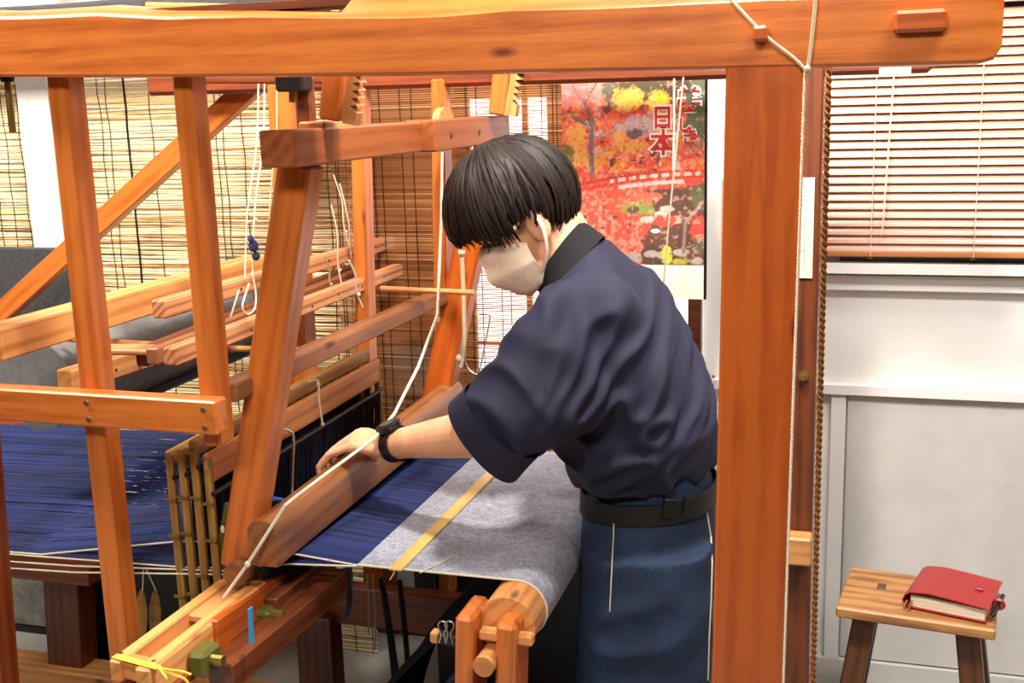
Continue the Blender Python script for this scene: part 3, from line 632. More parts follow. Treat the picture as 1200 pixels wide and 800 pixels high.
# lower bar beside the box, its shade put into the dark wood colour
a, b = PX(258, 792, -.915), PX(395, 678, -.875); beam('under_bar', a, b, .05, .045, DARKW, bat)
beam('side_board', PX(250, 748, -.935), PX(330, 690, -.935), .016, .06, ORANGE2, bat)
for px_, py_ in ((240, 772), (314, 722)): obj('rubber_bumper', MB().box(.03, .05, .04, .006), GREEN, bat, Matrix.Translation(PX(px_, py_, -.92)), smooth=False)
for px_, py_ in ((248, 772), (320, 719)): p = PX(px_, py_, -.905); obj('bumper_bolt', MB().tube([p, p+V((.02, 0, 0))], .008, 8), BRASS, bat)
# stop block and green strap at the foot of the near arm
p = PY(278, 664, YA-.03); obj('stop_block', MB().tube([p+V((0, -.012, -.01)), p+V((0, .02, -.01))], .020, 16), BROWNW, bat)
s0, s1 = PY(257, 664, YA+.03), PY(270, 590, YA+.03); beam('green_strap', s0, s1, .020, .006, GREEN, bat, up=(0, 1, 0))
p = PY(261, 620, YA+.02); obj('strap_pin', MB().ell(p, (.004, .003, .007)), CORD, bat)
# cross rail with lowered ends tying the arms half-way
e0, e1 = V((-.945, 1.525, 1.066)), V((-.875, 2.50, 1.085))
beam('middle_rail', e0, e1, .04, .030, BROWNW, bat)

# ------------------------------------------------------------------ heddle shafts
HX = [-1.030, -1.054, -1.078, -1.102]
hy0, hy1 = 1.585, 2.30
tops = []
for i, xh in enumerate(HX):
    t = thing('heddle_shaft', ('front pale wooden heddle shaft hanging next to the hand bar', 'second heddle shaft, standing highest just behind the front one', 'third heddle shaft counted from the hand bar', 'rearmost heddle shaft, farthest from the weaver')[i], 'heddle shaft', (xh, (hy0+hy1)/2, .5), 'heddle shafts of the loom')
    zt = (PX(240, 533, HX[0]).z, PX(225, 515, HX[1]).z, PX(212, 524, HX[2]).z, PX(199, 527, HX[3]).z)[i]; tops.append(zt)
    hb = (.052, .030, .030, .030)[i]
    mt = PINE if i == 0 else OCHRE
    beam('top_bar', (xh, hy0, zt-hb/2), (xh, hy1, zt-hb/2+.004), .012, hb, mt, t)
    for y in (hy0+.006, hy1-.006):
        es = beam('end_stick', (xh, y, zt-.32), (xh, y, zt-.004), .012, .014, OCHRE, t, up=(1, 0, 0))
        if y < 2:
            for dz in ((.085, .15, .26) if i != 1 else (.02, .10, .24)):
                obj('pin', MB().tube([V((xh-.010, y-.009, zt-dz)), V((xh+.010, y-.009, zt-dz))], .0028, 8), BRASS, es)
    beam('lower_bar', (xh, hy0, zt-.33), (xh, hy1, zt-.33), .012, .03, OCHRE, t)
    rod('heddle_rod', [(xh+.009, hy0, zt-hb-.016), (xh+.009, hy1, zt-hb-.014)], .0045, BLACK, t, 8); rod('heddle_rod', [(xh+.009, hy0, zt-.30), (xh+.009, hy1, zt-.30)], .0045, BLACK, t, 8)
    mb = MB()
    for k in range(210):
        y = hy0+.03+(hy1-hy0-.05)*k/210+random.uniform(-.001, .001); mb.tube([(xh+.009+random.uniform(-.004, .004), y, zt-hb-.018), (xh+random.uniform(-.002, .008), y, zt-.165), (xh+.009, y, zt-.30)], .0012, 4)
    o = obj('heddles', mb, HEDM, t); o['kind'] = 'stuff'
def cord(name, label, pts, r, mat=CORD, cat='cord', n=7, k=4, knots=()):
    o = rod(name, smooth_pts(pts, k), r, mat, None, n); tag(o, label, cat)
    for q in knots: obj('knot', MB().ell(q, (r*1.7, r*1.7, r*2.0)), mat, o)
    return o
p0 = PX(373, 450, HX[0]+.012)
cord('heddle_tie', 'knotted cream cord looped over the front heddle shaft', [p0+V((-.02, 0, .004)), p0+V((0, 0, .006)), PX(374, 470, HX[0]+.014), PX(378, 497, HX[0]+.016)], .0022, knots=(PX(378, 497, HX[0]+.016), p0))
cord('heddle_tie', 'thin steel wire hook dropping beside the near slanting arm', [PX(328, 502, -.93), PX(340, 505, -.93), PX(344, 515, -.93), PX(343, 550, -.93), PX(342, 586, -.93)], .0022, STEEL, 'hook')
bt_ = rod('blue_tie', [PX(321, 584, -.925), PX(332, 586, -.925), PX(340, 590, -.925)], .0035, BLUE2); tag(bt_, 'bright blue plastic tie at the foot of the wire hook', 'tie')

# ------------------------------------------------------------------ lifting levers above the shafts
def lever(label, name, end, far, X0, hgt, wd, mat=GROOVE, slots=3):
    a = PX(*end, X0); b = PX(*far, X0); zc_ = (a.z+b.z)/2
    t = beam(name, (X0-wd/2, a.y, a.z-hgt/2), (X0-wd/2, b.y, b.z-hgt/2), wd, hgt, mat); tag(t, label, 'loom lever', 'loom levers above the heddle shafts')
    L_ = b.y-a.y
    for k in range(slots*2+1):
        y = a.y+L_*(.12+.76*k/(slots*2)); z = a.z+(b.z-a.z)*(y-a.y)/L_-hgt*(.45+.15*(k % 2)); obj('peg_hole', MB().tube([V((X0-.001, y, z)), V((X0+.0006, y, z))], .0032, 8), BLACK, t)
    return t
L1 = lever('topmost drilled lever bar crossing behind the near slanting arm', 'lifting_lever', (194, 352), (462, 276), -1.135, .032, .030, GROOVE)
L2 = lever('lowest grooved lever bar, in front of its two darker neighbours', 'lifting_lever', (207, 408), (472, 309), -1.075, .030, .028, GROOVE)
L3 = lever('middle of the three low lever bars, just behind the grooved front one', 'lifting_lever', (184, 408), (440, 308), -1.150, .030, .024, BROWNW)
L4 = lever('rearmost and darkest of the three low lever bars', 'lifting_lever', (172, 408), (430, 306), -1.205, .034, .026, DARKW)
L5 = lever('short stout bar lying lower down behind the left upright above the side rail', 'lifting_lever', (84, 434), (180, 405), -1.30, .040, .034, TAN, 1)
sb = beam('striped_board', PX(118, 409, -1.28), PX(118, 409, -1.28)+V((.20, .04, -.004)), .05, .010, GROOVE); tag(sb, 'thin striped board lying between the left upright and the low levers', 'board')
def stick(label, a, b, r): o = rod('thin_stick', [a, b], r, TAN, n=8); return tag(o, label, 'stick')
stick('thin pale stick level with the middle of the far slanting arm', PY(446, 338, 2.18), PY(556, 343, 2.18), .006)
stick('thin pale stick beside the left upright above the striped board', PY(80, 397, 1.80), PY(186, 404, 1.80), .006)
stick('short pale stick end poking out right of the near slanting arm', PY(262, 408, 1.95), PY(390, 411, 1.95), .006)
# cords carrying the levers
def hang(label, X0, pa, pb, px2=None, col=CORD, r=.0016):
    a = PX(*pa, X0); b = PX(*pb, X0); return cord('lever_cord', label, [a, a.lerp(b, .33)+V((.004, .002, 0)), a.lerp(b, .66)+V((-.003, -.002, 0)), b], r, col, knots=(a.lerp(b, .72),))
hang('cord dropping from the front beam to the topmost lever, nearer strand', -1.13, (303, 92), (287, 326)); hang('cord dropping from the front beam to the topmost lever, farther strand', -1.13, (310, 92), (296, 322))
hang('dark cord hanging just left of the near slanting arm', -1.13, (324, 92), (316, 300), col=TWINE)
hang('looped cream cord carrying the far end of the topmost lever', -1.12, (391, 205), (412, 296)); hang('second cream cord crossing the looped one', -1.12, (398, 215), (422, 345), r=.0018); hang('cream cord end hanging below the grooved lever', -1.05, (409, 305), (425, 360), r=.0022)
hang('thin cord tied round the far part of the low levers', -1.09, (388, 240), (403, 345)); hang('thin grey cord between the top lever and the low levers', -1.10, (380, 300), (392, 345), col=TWINE)
cord('cord_loop', 'tangle of cream cord looped below the topmost lever beside the second upright', [PX(296, 322, -1.11), PX(300, 345, -1.11), PX(298, 362, -1.11), PX(290, 368, -1.11), PX(284, 360, -1.11), PX(288, 344, -1.11), PX(292, 332, -1.11)], .0018)
cord('cord_loop', 'thin cord pair sloping down between the top lever and the dark levers', [PX(280, 340, -1.11), PX(275, 356, -1.11), PX(270, 372, -1.11)], .0016)
bk = obj('knot_bundle', MB().ell(PX(297, 288, -1.12), (.010, .008, .012)).ell(PX(300, 300, -1.12), (.008, .008, .009)).ell(PX(294, 280, -1.12), (.006, .006, .008)), plain('indigo_thread', (44, 54, 96), .9)); tag(bk, 'small indigo thread knot on the cords left of the near slanting arm', 'knot')

# ------------------------------------------------------------------ warp, woven cloth, temple, roller
ZC = .76
XF = -.777
Y0, Y1 = 1.612, 2.27
xr_, zr_, RR = -.502, ZC-.047, .047
def yn(x): return Y0 if x < -.6 else Y0
NAVY = fabric('indigo_warp', (20, 34, 96), (34, 52, 128), 160, rough=.75, bump=.1)
t = NT('indigo_thread_strands'); at_ = t.add('ShaderNodeAttribute', attribute_name='tone')
t.link(t.ramp(at_.outputs['Fac'], [(0, lin((8, 11, 34))), (.25, lin((19, 31, 82))), (.6, lin((27, 44, 106))), (1, lin((38, 58, 124)))]), t.b.inputs['Base Color']); t.b.inputs['Roughness'].default_value = .7; WARPM = t.m
mb = MB(); tone = []; NW = 460
for k in range(NW):
    y = Y0+(Y1-Y0)*k/(NW-1); s = 1 if k % 2 else -1; j = random.uniform(-1, 1)
    xs = [(XF, ZC), (-.90, ZC+s*.010), (HX[0], ZC-.005+s*.022), (HX[3], ZC-.006+s*.022), (-1.30, ZC-.018+s*.006), (-1.48, ZC-.026-s*.004), (-1.78, .728+s*.001), (-2.12, .722)]
    k0 = len(mb.v); wide = lambda x: 1.92+(y-1.92)*(1+.16*max(0, min(1, (-1.05-x)/.4)))
    pts = [V((x, wide(x)+j*.0012*(1+2*abs(x+.777)), z+.001*j*(1 if x < -1.1 else 0))) for x, z in xs]
    R = [[p+V((0, -.0010, -.0002)), p+V((0, .0010, -.0002)), p+V((0, 0, .0012))] for p in pts]; mb.rings(R)
    c = random.choice((.05, .15, .3, .4, .5, .6, .7, .8)); 
    tone += [(c, c, c, 1)]*(len(mb.v)-k0)
me = mb.mesh('warp_threads', False); attr_mesh(me, tone); wt = put('warp_threads', me, WARPM); tag(wt, 'sheet of indigo blue warp threads stretched along the loom', 'threads', kind='stuff')
def edge_line(label, zs, xs, name='selvage_thread', r=.0016, dy=0.0): o = rod(name, [V((x, 1.92+(Y0-.003-dy-1.92)*(1+.16*max(0, min(1, (-1.05-x)/.4))), z)) for x, z in zip(xs, zs)], r, CORD, n=6); return tag(o, label, 'thread')
edge_line('upper white edge thread of the indigo warp, rising through the shafts', (ZC, ZC+.010, ZC+.018, ZC+.016, ZC-.020, .73), (XF, -.90, HX[0], HX[3], -1.37, -2.1))
edge_line('lower white edge thread of the indigo warp, dipping through the shafts', (ZC, ZC-.008, ZC-.028, ZC-.03, ZC-.022, .726), (XF, -.90, HX[0], HX[3], -1.37, -2.1), dy=.004)
edge_line('straight white thread pair along the foot of the indigo warp', (ZC-.028, ZC-.034, .708), (-1.0, -1.3, -2.1), dy=.010)
edge_line('lowest white thread beside the brown support cap', (ZC-.034, ZC-.044, .694), (-1.02, -1.3, -2.1), dy=.014)
ls = MB(); 
# cloth: fell -> roller -> round it -> down to the hidden beam
path = [(XF, ZC)]+[(XF+(xr_-XF)*k/12, ZC) for k in range(1, 13)]
path += [(xr_+RR*math.sin(a), zr_+RR*math.cos(a)) for a in [math.radians(12*k) for k in range(1, 17)]]
lx, lz = path[-1]; path += [(lx-.03*k, lz-.018*k-.0022*k*k) for k in range(1, 12)]
t = NT('grey_blue_cloth'); vv = t.coords((1, 1, 1), rand=False); f1 = t.noise(t.coords((260, 900, 260), rand=False), 1, 2, .7); f2 = t.noise(t.coords((900, 260, 900), rand=False), 1, 2, .7)
ad = t.add('ShaderNodeMath', operation='ADD'); t.link(f1, ad.inputs[0]); t.link(f2, ad.inputs[1]); f3 = t.noise(vv, 70, 3, .7); a2 = t.add('ShaderNodeMath', operation='MULTIPLY_ADD'); t.link(f3, a2.inputs[0]); a2.inputs[1].default_value = .5; t.link(ad.outputs[0], a2.inputs[2])
mh = t.add('ShaderNodeMath', operation='MULTIPLY'); mh.inputs[1].default_value = .4; t.link(a2.outputs[0], mh.inputs[0])
tcx = t.add('ShaderNodeTexCoord'); sx_ = t.add('ShaderNodeSeparateXYZ'); t.link(tcx.outputs['Object'], sx_.inputs[0])
grey = t.ramp(mh.outputs[0], [(.36, lin((74, 80, 104))), (.5, lin((154, 159, 176))), (.64, lin((214, 217, 226)))])
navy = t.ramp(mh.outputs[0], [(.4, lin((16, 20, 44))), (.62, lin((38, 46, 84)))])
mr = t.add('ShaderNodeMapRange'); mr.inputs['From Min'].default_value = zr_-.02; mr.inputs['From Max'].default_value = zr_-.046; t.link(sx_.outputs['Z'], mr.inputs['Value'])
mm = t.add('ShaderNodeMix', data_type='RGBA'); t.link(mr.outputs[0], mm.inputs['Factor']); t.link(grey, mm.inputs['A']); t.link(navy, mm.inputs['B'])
t.link(mm.outputs['Result'], t.b.inputs['Base Color']); t.b.inputs['Roughness'].default_value = .85; t.bump(mh.outputs[0], .5, .002); CLOTHM = t.m
R = []
for x, z in path: R.append((x, z))
vs = []; fs = []; NYc = 12
for sgn in (1, -1):
    for i, (x, z) in enumerate(path):
        i0, i1 = path[max(i-1, 0)], path[min(i+1, len(path)-1)]; tx, tz = i1[0]-i0[0], i1[1]-i0[1]; l_ = math.hypot(tx, tz); nx, nz = -tz/l_, tx/l_
        for j in range(NYc+1): y = Y0+(Y1-Y0)*j/NYc; vs.append((x+nx*.0009*sgn, y, z+nz*.0009*sgn))
n1 = len(path)*(NYc+1); ii = lambda s, i, j: (0 if s > 0 else n1)+i*(NYc+1)+j
for s in (1, -1):
    for i in range(len(path)-1):
        for j in range(NYc): fs.append((ii(s, i, j), ii(s, i+1, j), ii(s, i+1, j+1), ii(s, i, j+1)))
for i in range(len(path)-1):
    for j in (0, NYc): fs.append((ii(1, i, j), ii(1, i+1, j), ii(-1, i+1, j), ii(-1, i, j)))
cl = obj('woven_cloth', MB().add(vs, fs), CLOTHM); tag(cl, 'speckled grey blue handwoven cloth running over the roller in front of the weaver', 'cloth')
rod('selvage', [V((x, Y0-.001, z)) for x, z in path[:25]], .0019, CORD, cl, 6)
cord('loose_thread', 'loose white thread end lying on the grey cloth right of the bamboo strip', [PZ(492, 671, ZC+.002), PZ(505, 664, ZC+.003), PZ(515, 660, ZC+.003), PZ(531, 651, ZC+.003)], .0011, cat='thread')
cord('loose_thread', 'short white thread end hanging from the cloth edge under the bamboo strip', [V((-.715, Y0-.003, ZC)), PY(462, 670, Y0-.006), PY(457, 679, Y0-.006)], .0011, cat='thread')
a, b = PZ(463, 667.5, ZC+.003), PZ(577, 553, ZC+.003); b = a+(b-a)*1.22
tp = beam('temple_strip', a, b, .0235, .004, BAMBOO); tag(tp, 'flat pale bamboo strip laid across the grey cloth', 'bamboo strip')
fcp = smooth_pts([(-.553, 0, .716), (-.62, 0, .660), (-.72, 0, .560), (-.84, 0, .41), (-.93, 0, .22), (-.96, 0, .02)], 5)
fv = []
for sg in (1, -1):
    for p in fcp:
        for j in range(9): fv.append((p.x+.0012*sg, 1.62+.63*j/8, p.z+.0012*sg+.004*math.sin(j*1.9+p.z*9)))
nf = len(fcp)*9; ff = []
for sg in (0, 1):
    for i in range(len(fcp)-1):
        for j in range(8): k = sg*nf+i*9+j; ff.append((k, k+9, k+10, k+1))
for i in range(len(fcp)-1):
    for j in (0, 8): k = i*9+j; ff.append((k, k+9, nf+k+9, nf+k))
fo = obj('dark_fill_cloth', MB().add(fv, ff), plain('dark_indigo_cloth', (10, 12, 24), .95, spec=.1)); tag(fo, 'added dark navy sheet of cloth filling the dark area below the roller', 'cloth')  # added dark sheet that fills the black area under the woven cloth
rl = thing('cloth_roller', 'turned pale wooden roller with the grey cloth bent over it', 'roller', (xr_, 1.9, zr_))
MR = frame((xr_, 1.548, zr_), (xr_, 2.31, zr_)); obj('roller_body', reframe(MB().tube([V((xr_, 1.548, zr_)), V((xr_, 2.31, zr_))], RR-.0015, 40), MR), PINE, rl, MR, angle=40)
# stick with binder clips beside the bracket
s0, s1 = PY(507, 744, 1.55), PY(545, 752, 1.55); wk = thing('clip_stick', 'short stick with a pale end and dark tape left of the roller bracket', 'stick', s0)
beam('stick_end', s0+V((-.002, 0, 0)), s0+V((.012, 0, -.001)), .018, .02, PINE, wk); beam('taped_part', s0+V((.010, 0, -.001)), s1, .017, .019, BLACK, wk)
for k, (px_, lab) in enumerate(((518, 'left steel binder clip handle standing on the taped stick'), (526, 'right steel binder clip handle standing on the taped stick'))):
    c = PY(px_, 738, 1.537); pts = [c+V((-.006, 0, -.022)), c+V((-.002, 0, -.006)), c+V((-.006, 0, .006)), c+V((-.004, 0, .013)), c+V((.002, 0, .015)), c+V((.008, 0, .012)), c+V((.008, 0, .005)), c+V((.003, 0, -.005)), c+V((.006, 0, -.022))]
    o = rod('binder_clip', smooth_pts(pts, 4), .0013, STEEL, n=6); tag(o, lab, 'clip')
# fly cord, straps, wires
fp = [PY(518, 178, 2.02), PY(517, 260, 2.02), PY(513, 368, 1.98)]
cord('shuttle_cord', 'taut pale cord from the cross head through a knot to the shuttle box', fp+[PY(490, 430, 1.93), PY(462, 485, 1.86), PY(438, 514, 1.775), PY(385, 553, 1.66), PY(345, 583, 1.58), PY(334, 592, 1.55), PY(290, 661, 1.52), PY(262, 700, 1.50)], .0030, k=1, knots=(PY(513, 374, 1.98), PY(290, 661, 1.52)))
cord('pale_strap', 'second pale cord dropping along the far slanting arm', [PY(541, 294, 2.25), PY(543, 340, 2.25), PY(544, 400, 2.25), PY(540, 430, 2.25)], .0048, TWINE, knots=(PY(541, 296, 2.25), PY(538, 420, 2.25)))
cord('wire_hook', 'thin bent wire loop on the far slanting arm against the bright pane', [PY(562, 368, 2.30), PY(572, 369, 2.30), PY(574, 374, 2.30), PY(568, 405, 2.30), PY(561, 436, 2.30), PY(552, 435, 2.30), PY(545, 424, 2.30), PY(546, 415, 2.30)], .0016, STEEL, 'hook')
rb = beam('blue_ribbon', PX(293, 712, -.868), PX(295, 754, -.868), .012, .002, BLUE, up=(1, 0, 0)); tag(rb, 'sky blue ribbon hanging from the front of the shuttle box', 'ribbon')
y_ = thing('yellow_tape', 'yellow tape strip tied over the near end of the shuttle box with loose tails', 'tape', PZ(150, 770, ZR))
q0, q1 = PZ(134, 768, ZR+.002), PZ(186, 782, ZR+.002)
beam('tape_band', q0, q1, .012, .0015, YELLOW, y_)
for pts in ([q1, PY(196, 784, q1.y-.005), PY(212, 786, q1.y-.02), PY(224, 790, q1.y-.02)], [q1, PY(203, 790, q1.y-.01), PY(216, 795, q1.y-.02), PY(224, 806, q1.y-.02)], [q1, PY(194, 792, q1.y-.01), PY(199, 800, q1.y-.01), PY(204, 812, q1.y-.01)]):
    rod('tape_tail', smooth_pts(pts, 4), .0022, YELLOW, y_, 6, flat=.5)
for k, (px_, lab) in enumerate(((167, 'left leaf shaped wooden weight hanging under the warp edge'), (183, 'right leaf shaped wooden weight hanging under the warp edge'))):
    yy = 1.66+.03*k; t = thing('hanging_weight', lab, 'weight', PY(px_, 720, yy)); pr_ = [(690, 2), (698, 6), (712, 10), (728, 10), (742, 8), (752, 4)]
    obj('weight_body', MB().tube([PY(px_-1, y, yy) for y, r in pr_], [r*.00125 for y, r in pr_], 14, flat=.5), OCHRE, t); rod('weight_cord', [PY(px_, 692, yy), PY(168 if k == 0 else 172, 668, 1.62)], .0014, CORD, t, 6)
# treadle cords under the cloth and treadle
for k, (a, b, r, lab) in enumerate((((430, 672), (432, 742), .002, 'first thin cord under the cloth, left of the brown stile'), ((437, 672), (440, 760), .002, 'second thin cord under the cloth with a dark knot'), ((446, 678), (462, 800), .0045, 'dark treadle cord slanting down left of its twin'), ((449, 684), (467, 800), .0045, 'dark treadle cord slanting down right of its twin'), ((468, 680), (479, 795), .006, 'thick dark cord hanging under the bamboo strip'))):
    o = rod('treadle_cord', smooth_pts([PY(*a, 2.1), PY((a[0]+b[0])/2+1, (a[1]+b[1])/2, 2.1), PY(*b, 2.1)], 4), r, BLACKC if k > 1 else TWINE, n=6); tag(o, lab, 'cord')
ft = obj('thread_bundle', MB().tube([PY(404, 668, 1.75), PY(408, 690, 1.75), PY(410, 705, 1.75), PY(406, 722, 1.75)], [.014, .008, .006, .004], 8), NAVYD); tag(ft, 'dark bundle of warp ends hanging below the cloth edge', 'thread bundle')

# ------------------------------------------------------------------ ropes on the right post, note, stool, notebook
def twisted(name, label, a, b, r, mat, turns, strands=2, cat='rope', parent=None):
    n = turns*8; mb = MB()
    for s in range(strands):
        mb.tube([V(a).lerp(V(b), k/n)+V((math.cos(k*math.pi/4+s*2*math.pi/strands)*r*.55, math.sin(k*math.pi/4+s*2*math.pi/strands)*r*.55, 0)) for k in range(n+1)], r*.62, 5, up=(1, 0, 0))
    o = obj(name, mb, mat); return tag(o, label, cat)
ROPEM = plain('brown_rope', (150, 96, 44), .8, var=.15, vscale=150)
twisted('twisted_rope', 'brown twisted rope hanging straight down right of the tall corner post', PY(971.5, 60, 1.62), PY(951, 860, 1.62), 0.0043, ROPEM, 52)
c1 = twisted('white_string', 'thin white twisted string hanging down the right edge of the tall corner post', PY(943, 82, YN-.008), PY(915.5, 880, YN-.008), .0016, CORD, 90)
cord('post_string', 'grey string slanting across the front beam from the wooden peg to the corner', [PY(846, -12, YN-.010), PY(895, 40, YN-.014), PY(930, 68, YN-.010), PY(944, 82, YN-.008)], .0022, TWINE)
cord('post_string', 'beige string rising over the front beam above the corner post', [PY(957, -15, YN-.008), PY(953, 30, YN-.008), PY(949, 65, YN-.008), PY(946, 82, YN-.008)], .0024, TWINE, knots=(PY(946, 81, YN-.009),))
NOTE = plain('beige_note_paper', (226, 206, 190), .8); PENC = plain('faint_pencil', (176, 160, 150), .8)
nt_ = thing('paper_note', 'narrow beige paper note pinned to the dark far post', 'note', PY(943, 265, YF-.006))
xa, xb = PY(928, 265, YF-.004).x, PY(953.5, 265, YF-.004).x; za, zb = PY(943, 326, YF-.004).z, PY(943, 208, YF-.004).z
slab('sheet', (xa, YF-.004, za), (xb, YF-.003, zb), NOTE, nt_, .0002)
for k in range(3): slab('ruled_line', (xa+.004, YF-.0046, za+.055+.05*k), (xb-.016, YF-.0038, za+.056+.05*k), PENC, nt_, .0001)
slab('ruled_line', (xb-.017, YF-.0046, za+.02), (xb-.016, YF-.0038, zb-.03), PENC, nt_, .0001)
slip = slab('peach_paper_slip', (PY(845, 260, 1.60).x, 1.60, PY(846, 325, 1.6).z), (PY(856, 260, 1.60).x, 1.601, PY(846, 210, 1.6).z), plain('peach_paper', (244, 206, 172), .8), None, .0002); tag(slip, 'peach paper edge showing left of the tall corner post', 'paper')

ZS = .42
c00, c10, c01, c11 = PZ(983, 712, ZS), PZ(1166, 738, ZS), PZ(994, 662.5, ZS), PZ(1172, 687, ZS)
ux = ((c10-c00)+(c11-c01)).normalized(); cc = (c00+c10+c01+c11)/4; sw = ((c10-c00).length+(c11-c01).length)/2; sd = ((c01-c00).length+(c11-c10).length)/2
uy = V((-ux.y, ux.x, 0)); MS = Matrix(((ux.x, uy.x, 0, cc.x), (ux.y, uy.y, 0, cc.y), (0, 0, 1, ZS), (0, 0, 0, 1)))
stl = thing('stool', 'small rustic wooden stool by the white wall with a book on it', 'stool', (cc.x, cc.y, 0))
obj('seat', MB().box(sw, sd, .024, .004), STOOLW, stl, MS @ Matrix.Translation((0, 0, -.012)), smooth=False)
for sx in (-1, 1):
    for sy in (-1, 1):
        top = MS @ V((sx*sw*.32, sy*sd*.22, -.02)); bot = MS @ V((sx*sw*.49, sy*sd*.46, -ZS+.004)); bot.z = .004
        beam('leg', bot, top, .048, .036, STOOLL, stl, up=uy, c=.003)
    obj('tenon', MB().box(.018, .030, .003, .001), STOOLL, stl, MS @ Matrix.Translation((sx*sw*.30+.015, sd*.10, .0003)), smooth=False)
beam('stretcher', MS @ V((-sw*.40, 0, -.27)), MS @ V((sw*.40, 0, -.27)), .022, .03, STOOLL, stl)
# notebook
LEATH = fabric('red_leather', (150, 26, 28), (172, 40, 40), 90, rough=.38, bump=.15, sheen=0); PAGES = NT('cream_page_edges'); fz = PAGES.noise(PAGES.coords((1, 1, 90), rand=False), 8, 3); PAGES.link(PAGES.ramp(fz, [(.35, lin((214, 200, 168))), (.6, lin((248, 240, 216)))]), PAGES.b.inputs['Base Color']); PAGES = PAGES.m
n00, n10, n01 = PZ(1058, 712, ZS), PZ(1155, 732, ZS), PZ(1076, 668, ZS)
nx = (n10-n00).normalized(); ny_ = V((-nx.y, nx.x, 0)); nw = (n10-n00).length; nd = .158
MN_ = Matrix(((nx.x, ny_.x, 0, n00.x), (nx.y, ny_.y, 0, n00.y), (0, 0, 1, ZS+.0005), (0, 0, 0, 1)))
nb = thing('notebook', 'red leather notebook with cream pages lying on the stool', 'notebook', n00)
hN = .034
obj('page_block', MB().box(nw*.90, nd*.95, hN-.009, .001), PAGES, nb, MN_ @ Matrix.Translation((nw*.53, nd*.5+.002, hN/2)), smooth=False)
prof = [(nw, .0), (nw*.5, .0), (.012, .0), (.002, .004), (-.003, hN*.45), (.003, hN*.85), (.014, hN+.002), (nw*.3, hN+.006), (nw*.6, hN+.003), (nw*1.02, hN-.003)]
th = .0026; R = []
for i, (x, z) in enumerate(prof):
    a, b = prof[max(i-1, 0)], prof[min(i+1, len(prof)-1)]; tx, tz = b[0]-a[0], b[1]-a[1]; l_ = math.hypot(tx, tz); nxx, nzz = -tz/l_, tx/l_
    R.append([V((x, 0, z)), V((x, nd, z)), V((x-nxx*th, nd, z-nzz*th)), V((x-nxx*th, 0, z-nzz*th))])
cv = MB().rings(R); cv.v = [(x, y, z+.003) for x, y, z in cv.v]
obj('leather_cover', cv, LEATH, nb, MN_, smooth=True, angle=40)
obj('cover_tab', MB().box(.016, .008, .004, .0012), LEATH, nb, MN_ @ Matrix.Translation((nw*.82, nd*.52, hN+.0055)) , smooth=False)
ribn = rod('bookmark_tail', smooth_pts([MN_ @ V((.018, .002, .020)), MN_ @ V((.016, -.008, .012)), MN_ @ V((.014, -.010, -.006))], 4), .0022, plain('brown_ribbon', (150, 96, 60), .8), nb, 6); rod('bookmark_tail', smooth_pts([MN_ @ V((.008, .002, .018)), MN_ @ V((.004, -.006, .006)), MN_ @ V((.006, -.008, -.002))], 4), .0022, ribn.data.materials[0], nb, 6)
obj('pen_loop', MB().tube([MN_ @ V((nw+.012+.010*math.cos(a), nd*.42, hN*.62+.009*math.sin(a))) for a in [i*math.pi/8 for i in range(16)]], .0045, 6, closed=True, up=(0, 1, 0)), LEATH, nb)
pn = rod('pen', [MN_ @ V((nw+.012, -.002+.01, hN*.60)), MN_ @ V((nw+.012, nd*.72, hN*.62))], .0048, BLACK, n=12, dome=True); tag(pn, 'black pen held in the leather loop at the side of the red notebook', 'pen')
# ------------------------------------------------------------------ the weaver
from mathutils.bvhtree import BVHTree
def remesh(name, mb, vox, sm=4, fac=.5):
    me = mb.mesh('tmp'); o = bpy.data.objects.new('tmp', me); C.objects.link(o)
    r = o.modifiers.new('r', 'REMESH'); r.mode = 'VOXEL'; r.voxel_size = vox; r.use_smooth_shade = True
    s = o.modifiers.new('s', 'SMOOTH'); s.iterations = sm; s.factor = fac
    bpy.context.view_layer.update()
    m2 = bpy.data.meshes.new_from_object(o.evaluated_get(bpy.context.evaluated_depsgraph_get())); m2.name = name
    bpy.data.objects.remove(o); bpy.data.meshes.remove(me)
    for p in m2.polygons: p.use_smooth = True
    return m2
def smooth_mesh(me, it, fac=.5):
    o = bpy.data.objects.new('tmp', me); C.objects.link(o); s = o.modifiers.new('s', 'SMOOTH'); s.iterations = it; s.factor = fac
    bpy.context.view_layer.update(); m2 = bpy.data.meshes.new_from_object(o.evaluated_get(bpy.context.evaluated_depsgraph_get())); m2.name = me.name
    bpy.data.objects.remove(o); return m2
def pairring(f, b, Y, hy, n=36, pw=2.0, lean=0.0):
    a, c = PY(*f, Y), PY(*b, Y); ctr = (a+c)/2; ax = (a-c)/2; R = []
    for k in range(n):
        t = 2*math.pi*k/n; cx, sy = math.cos(t), math.sin(t); e = 2/pw
        cx = math.copysign(abs(cx)**e, cx); sy = math.copysign(abs(sy)**e, sy)
        R.append(ctr+ax*cx+V((0, hy*sy, 0)))
    return R
def limb(mb, pts, rs, n=20): return mb.tube(pts, rs, n, dome=True)
person = thing('weaver', 'person in navy shirt and face mask bending over the loom, hand on the bar', 'person', (-.36, 1.93, 0))
YC_ = 1.93
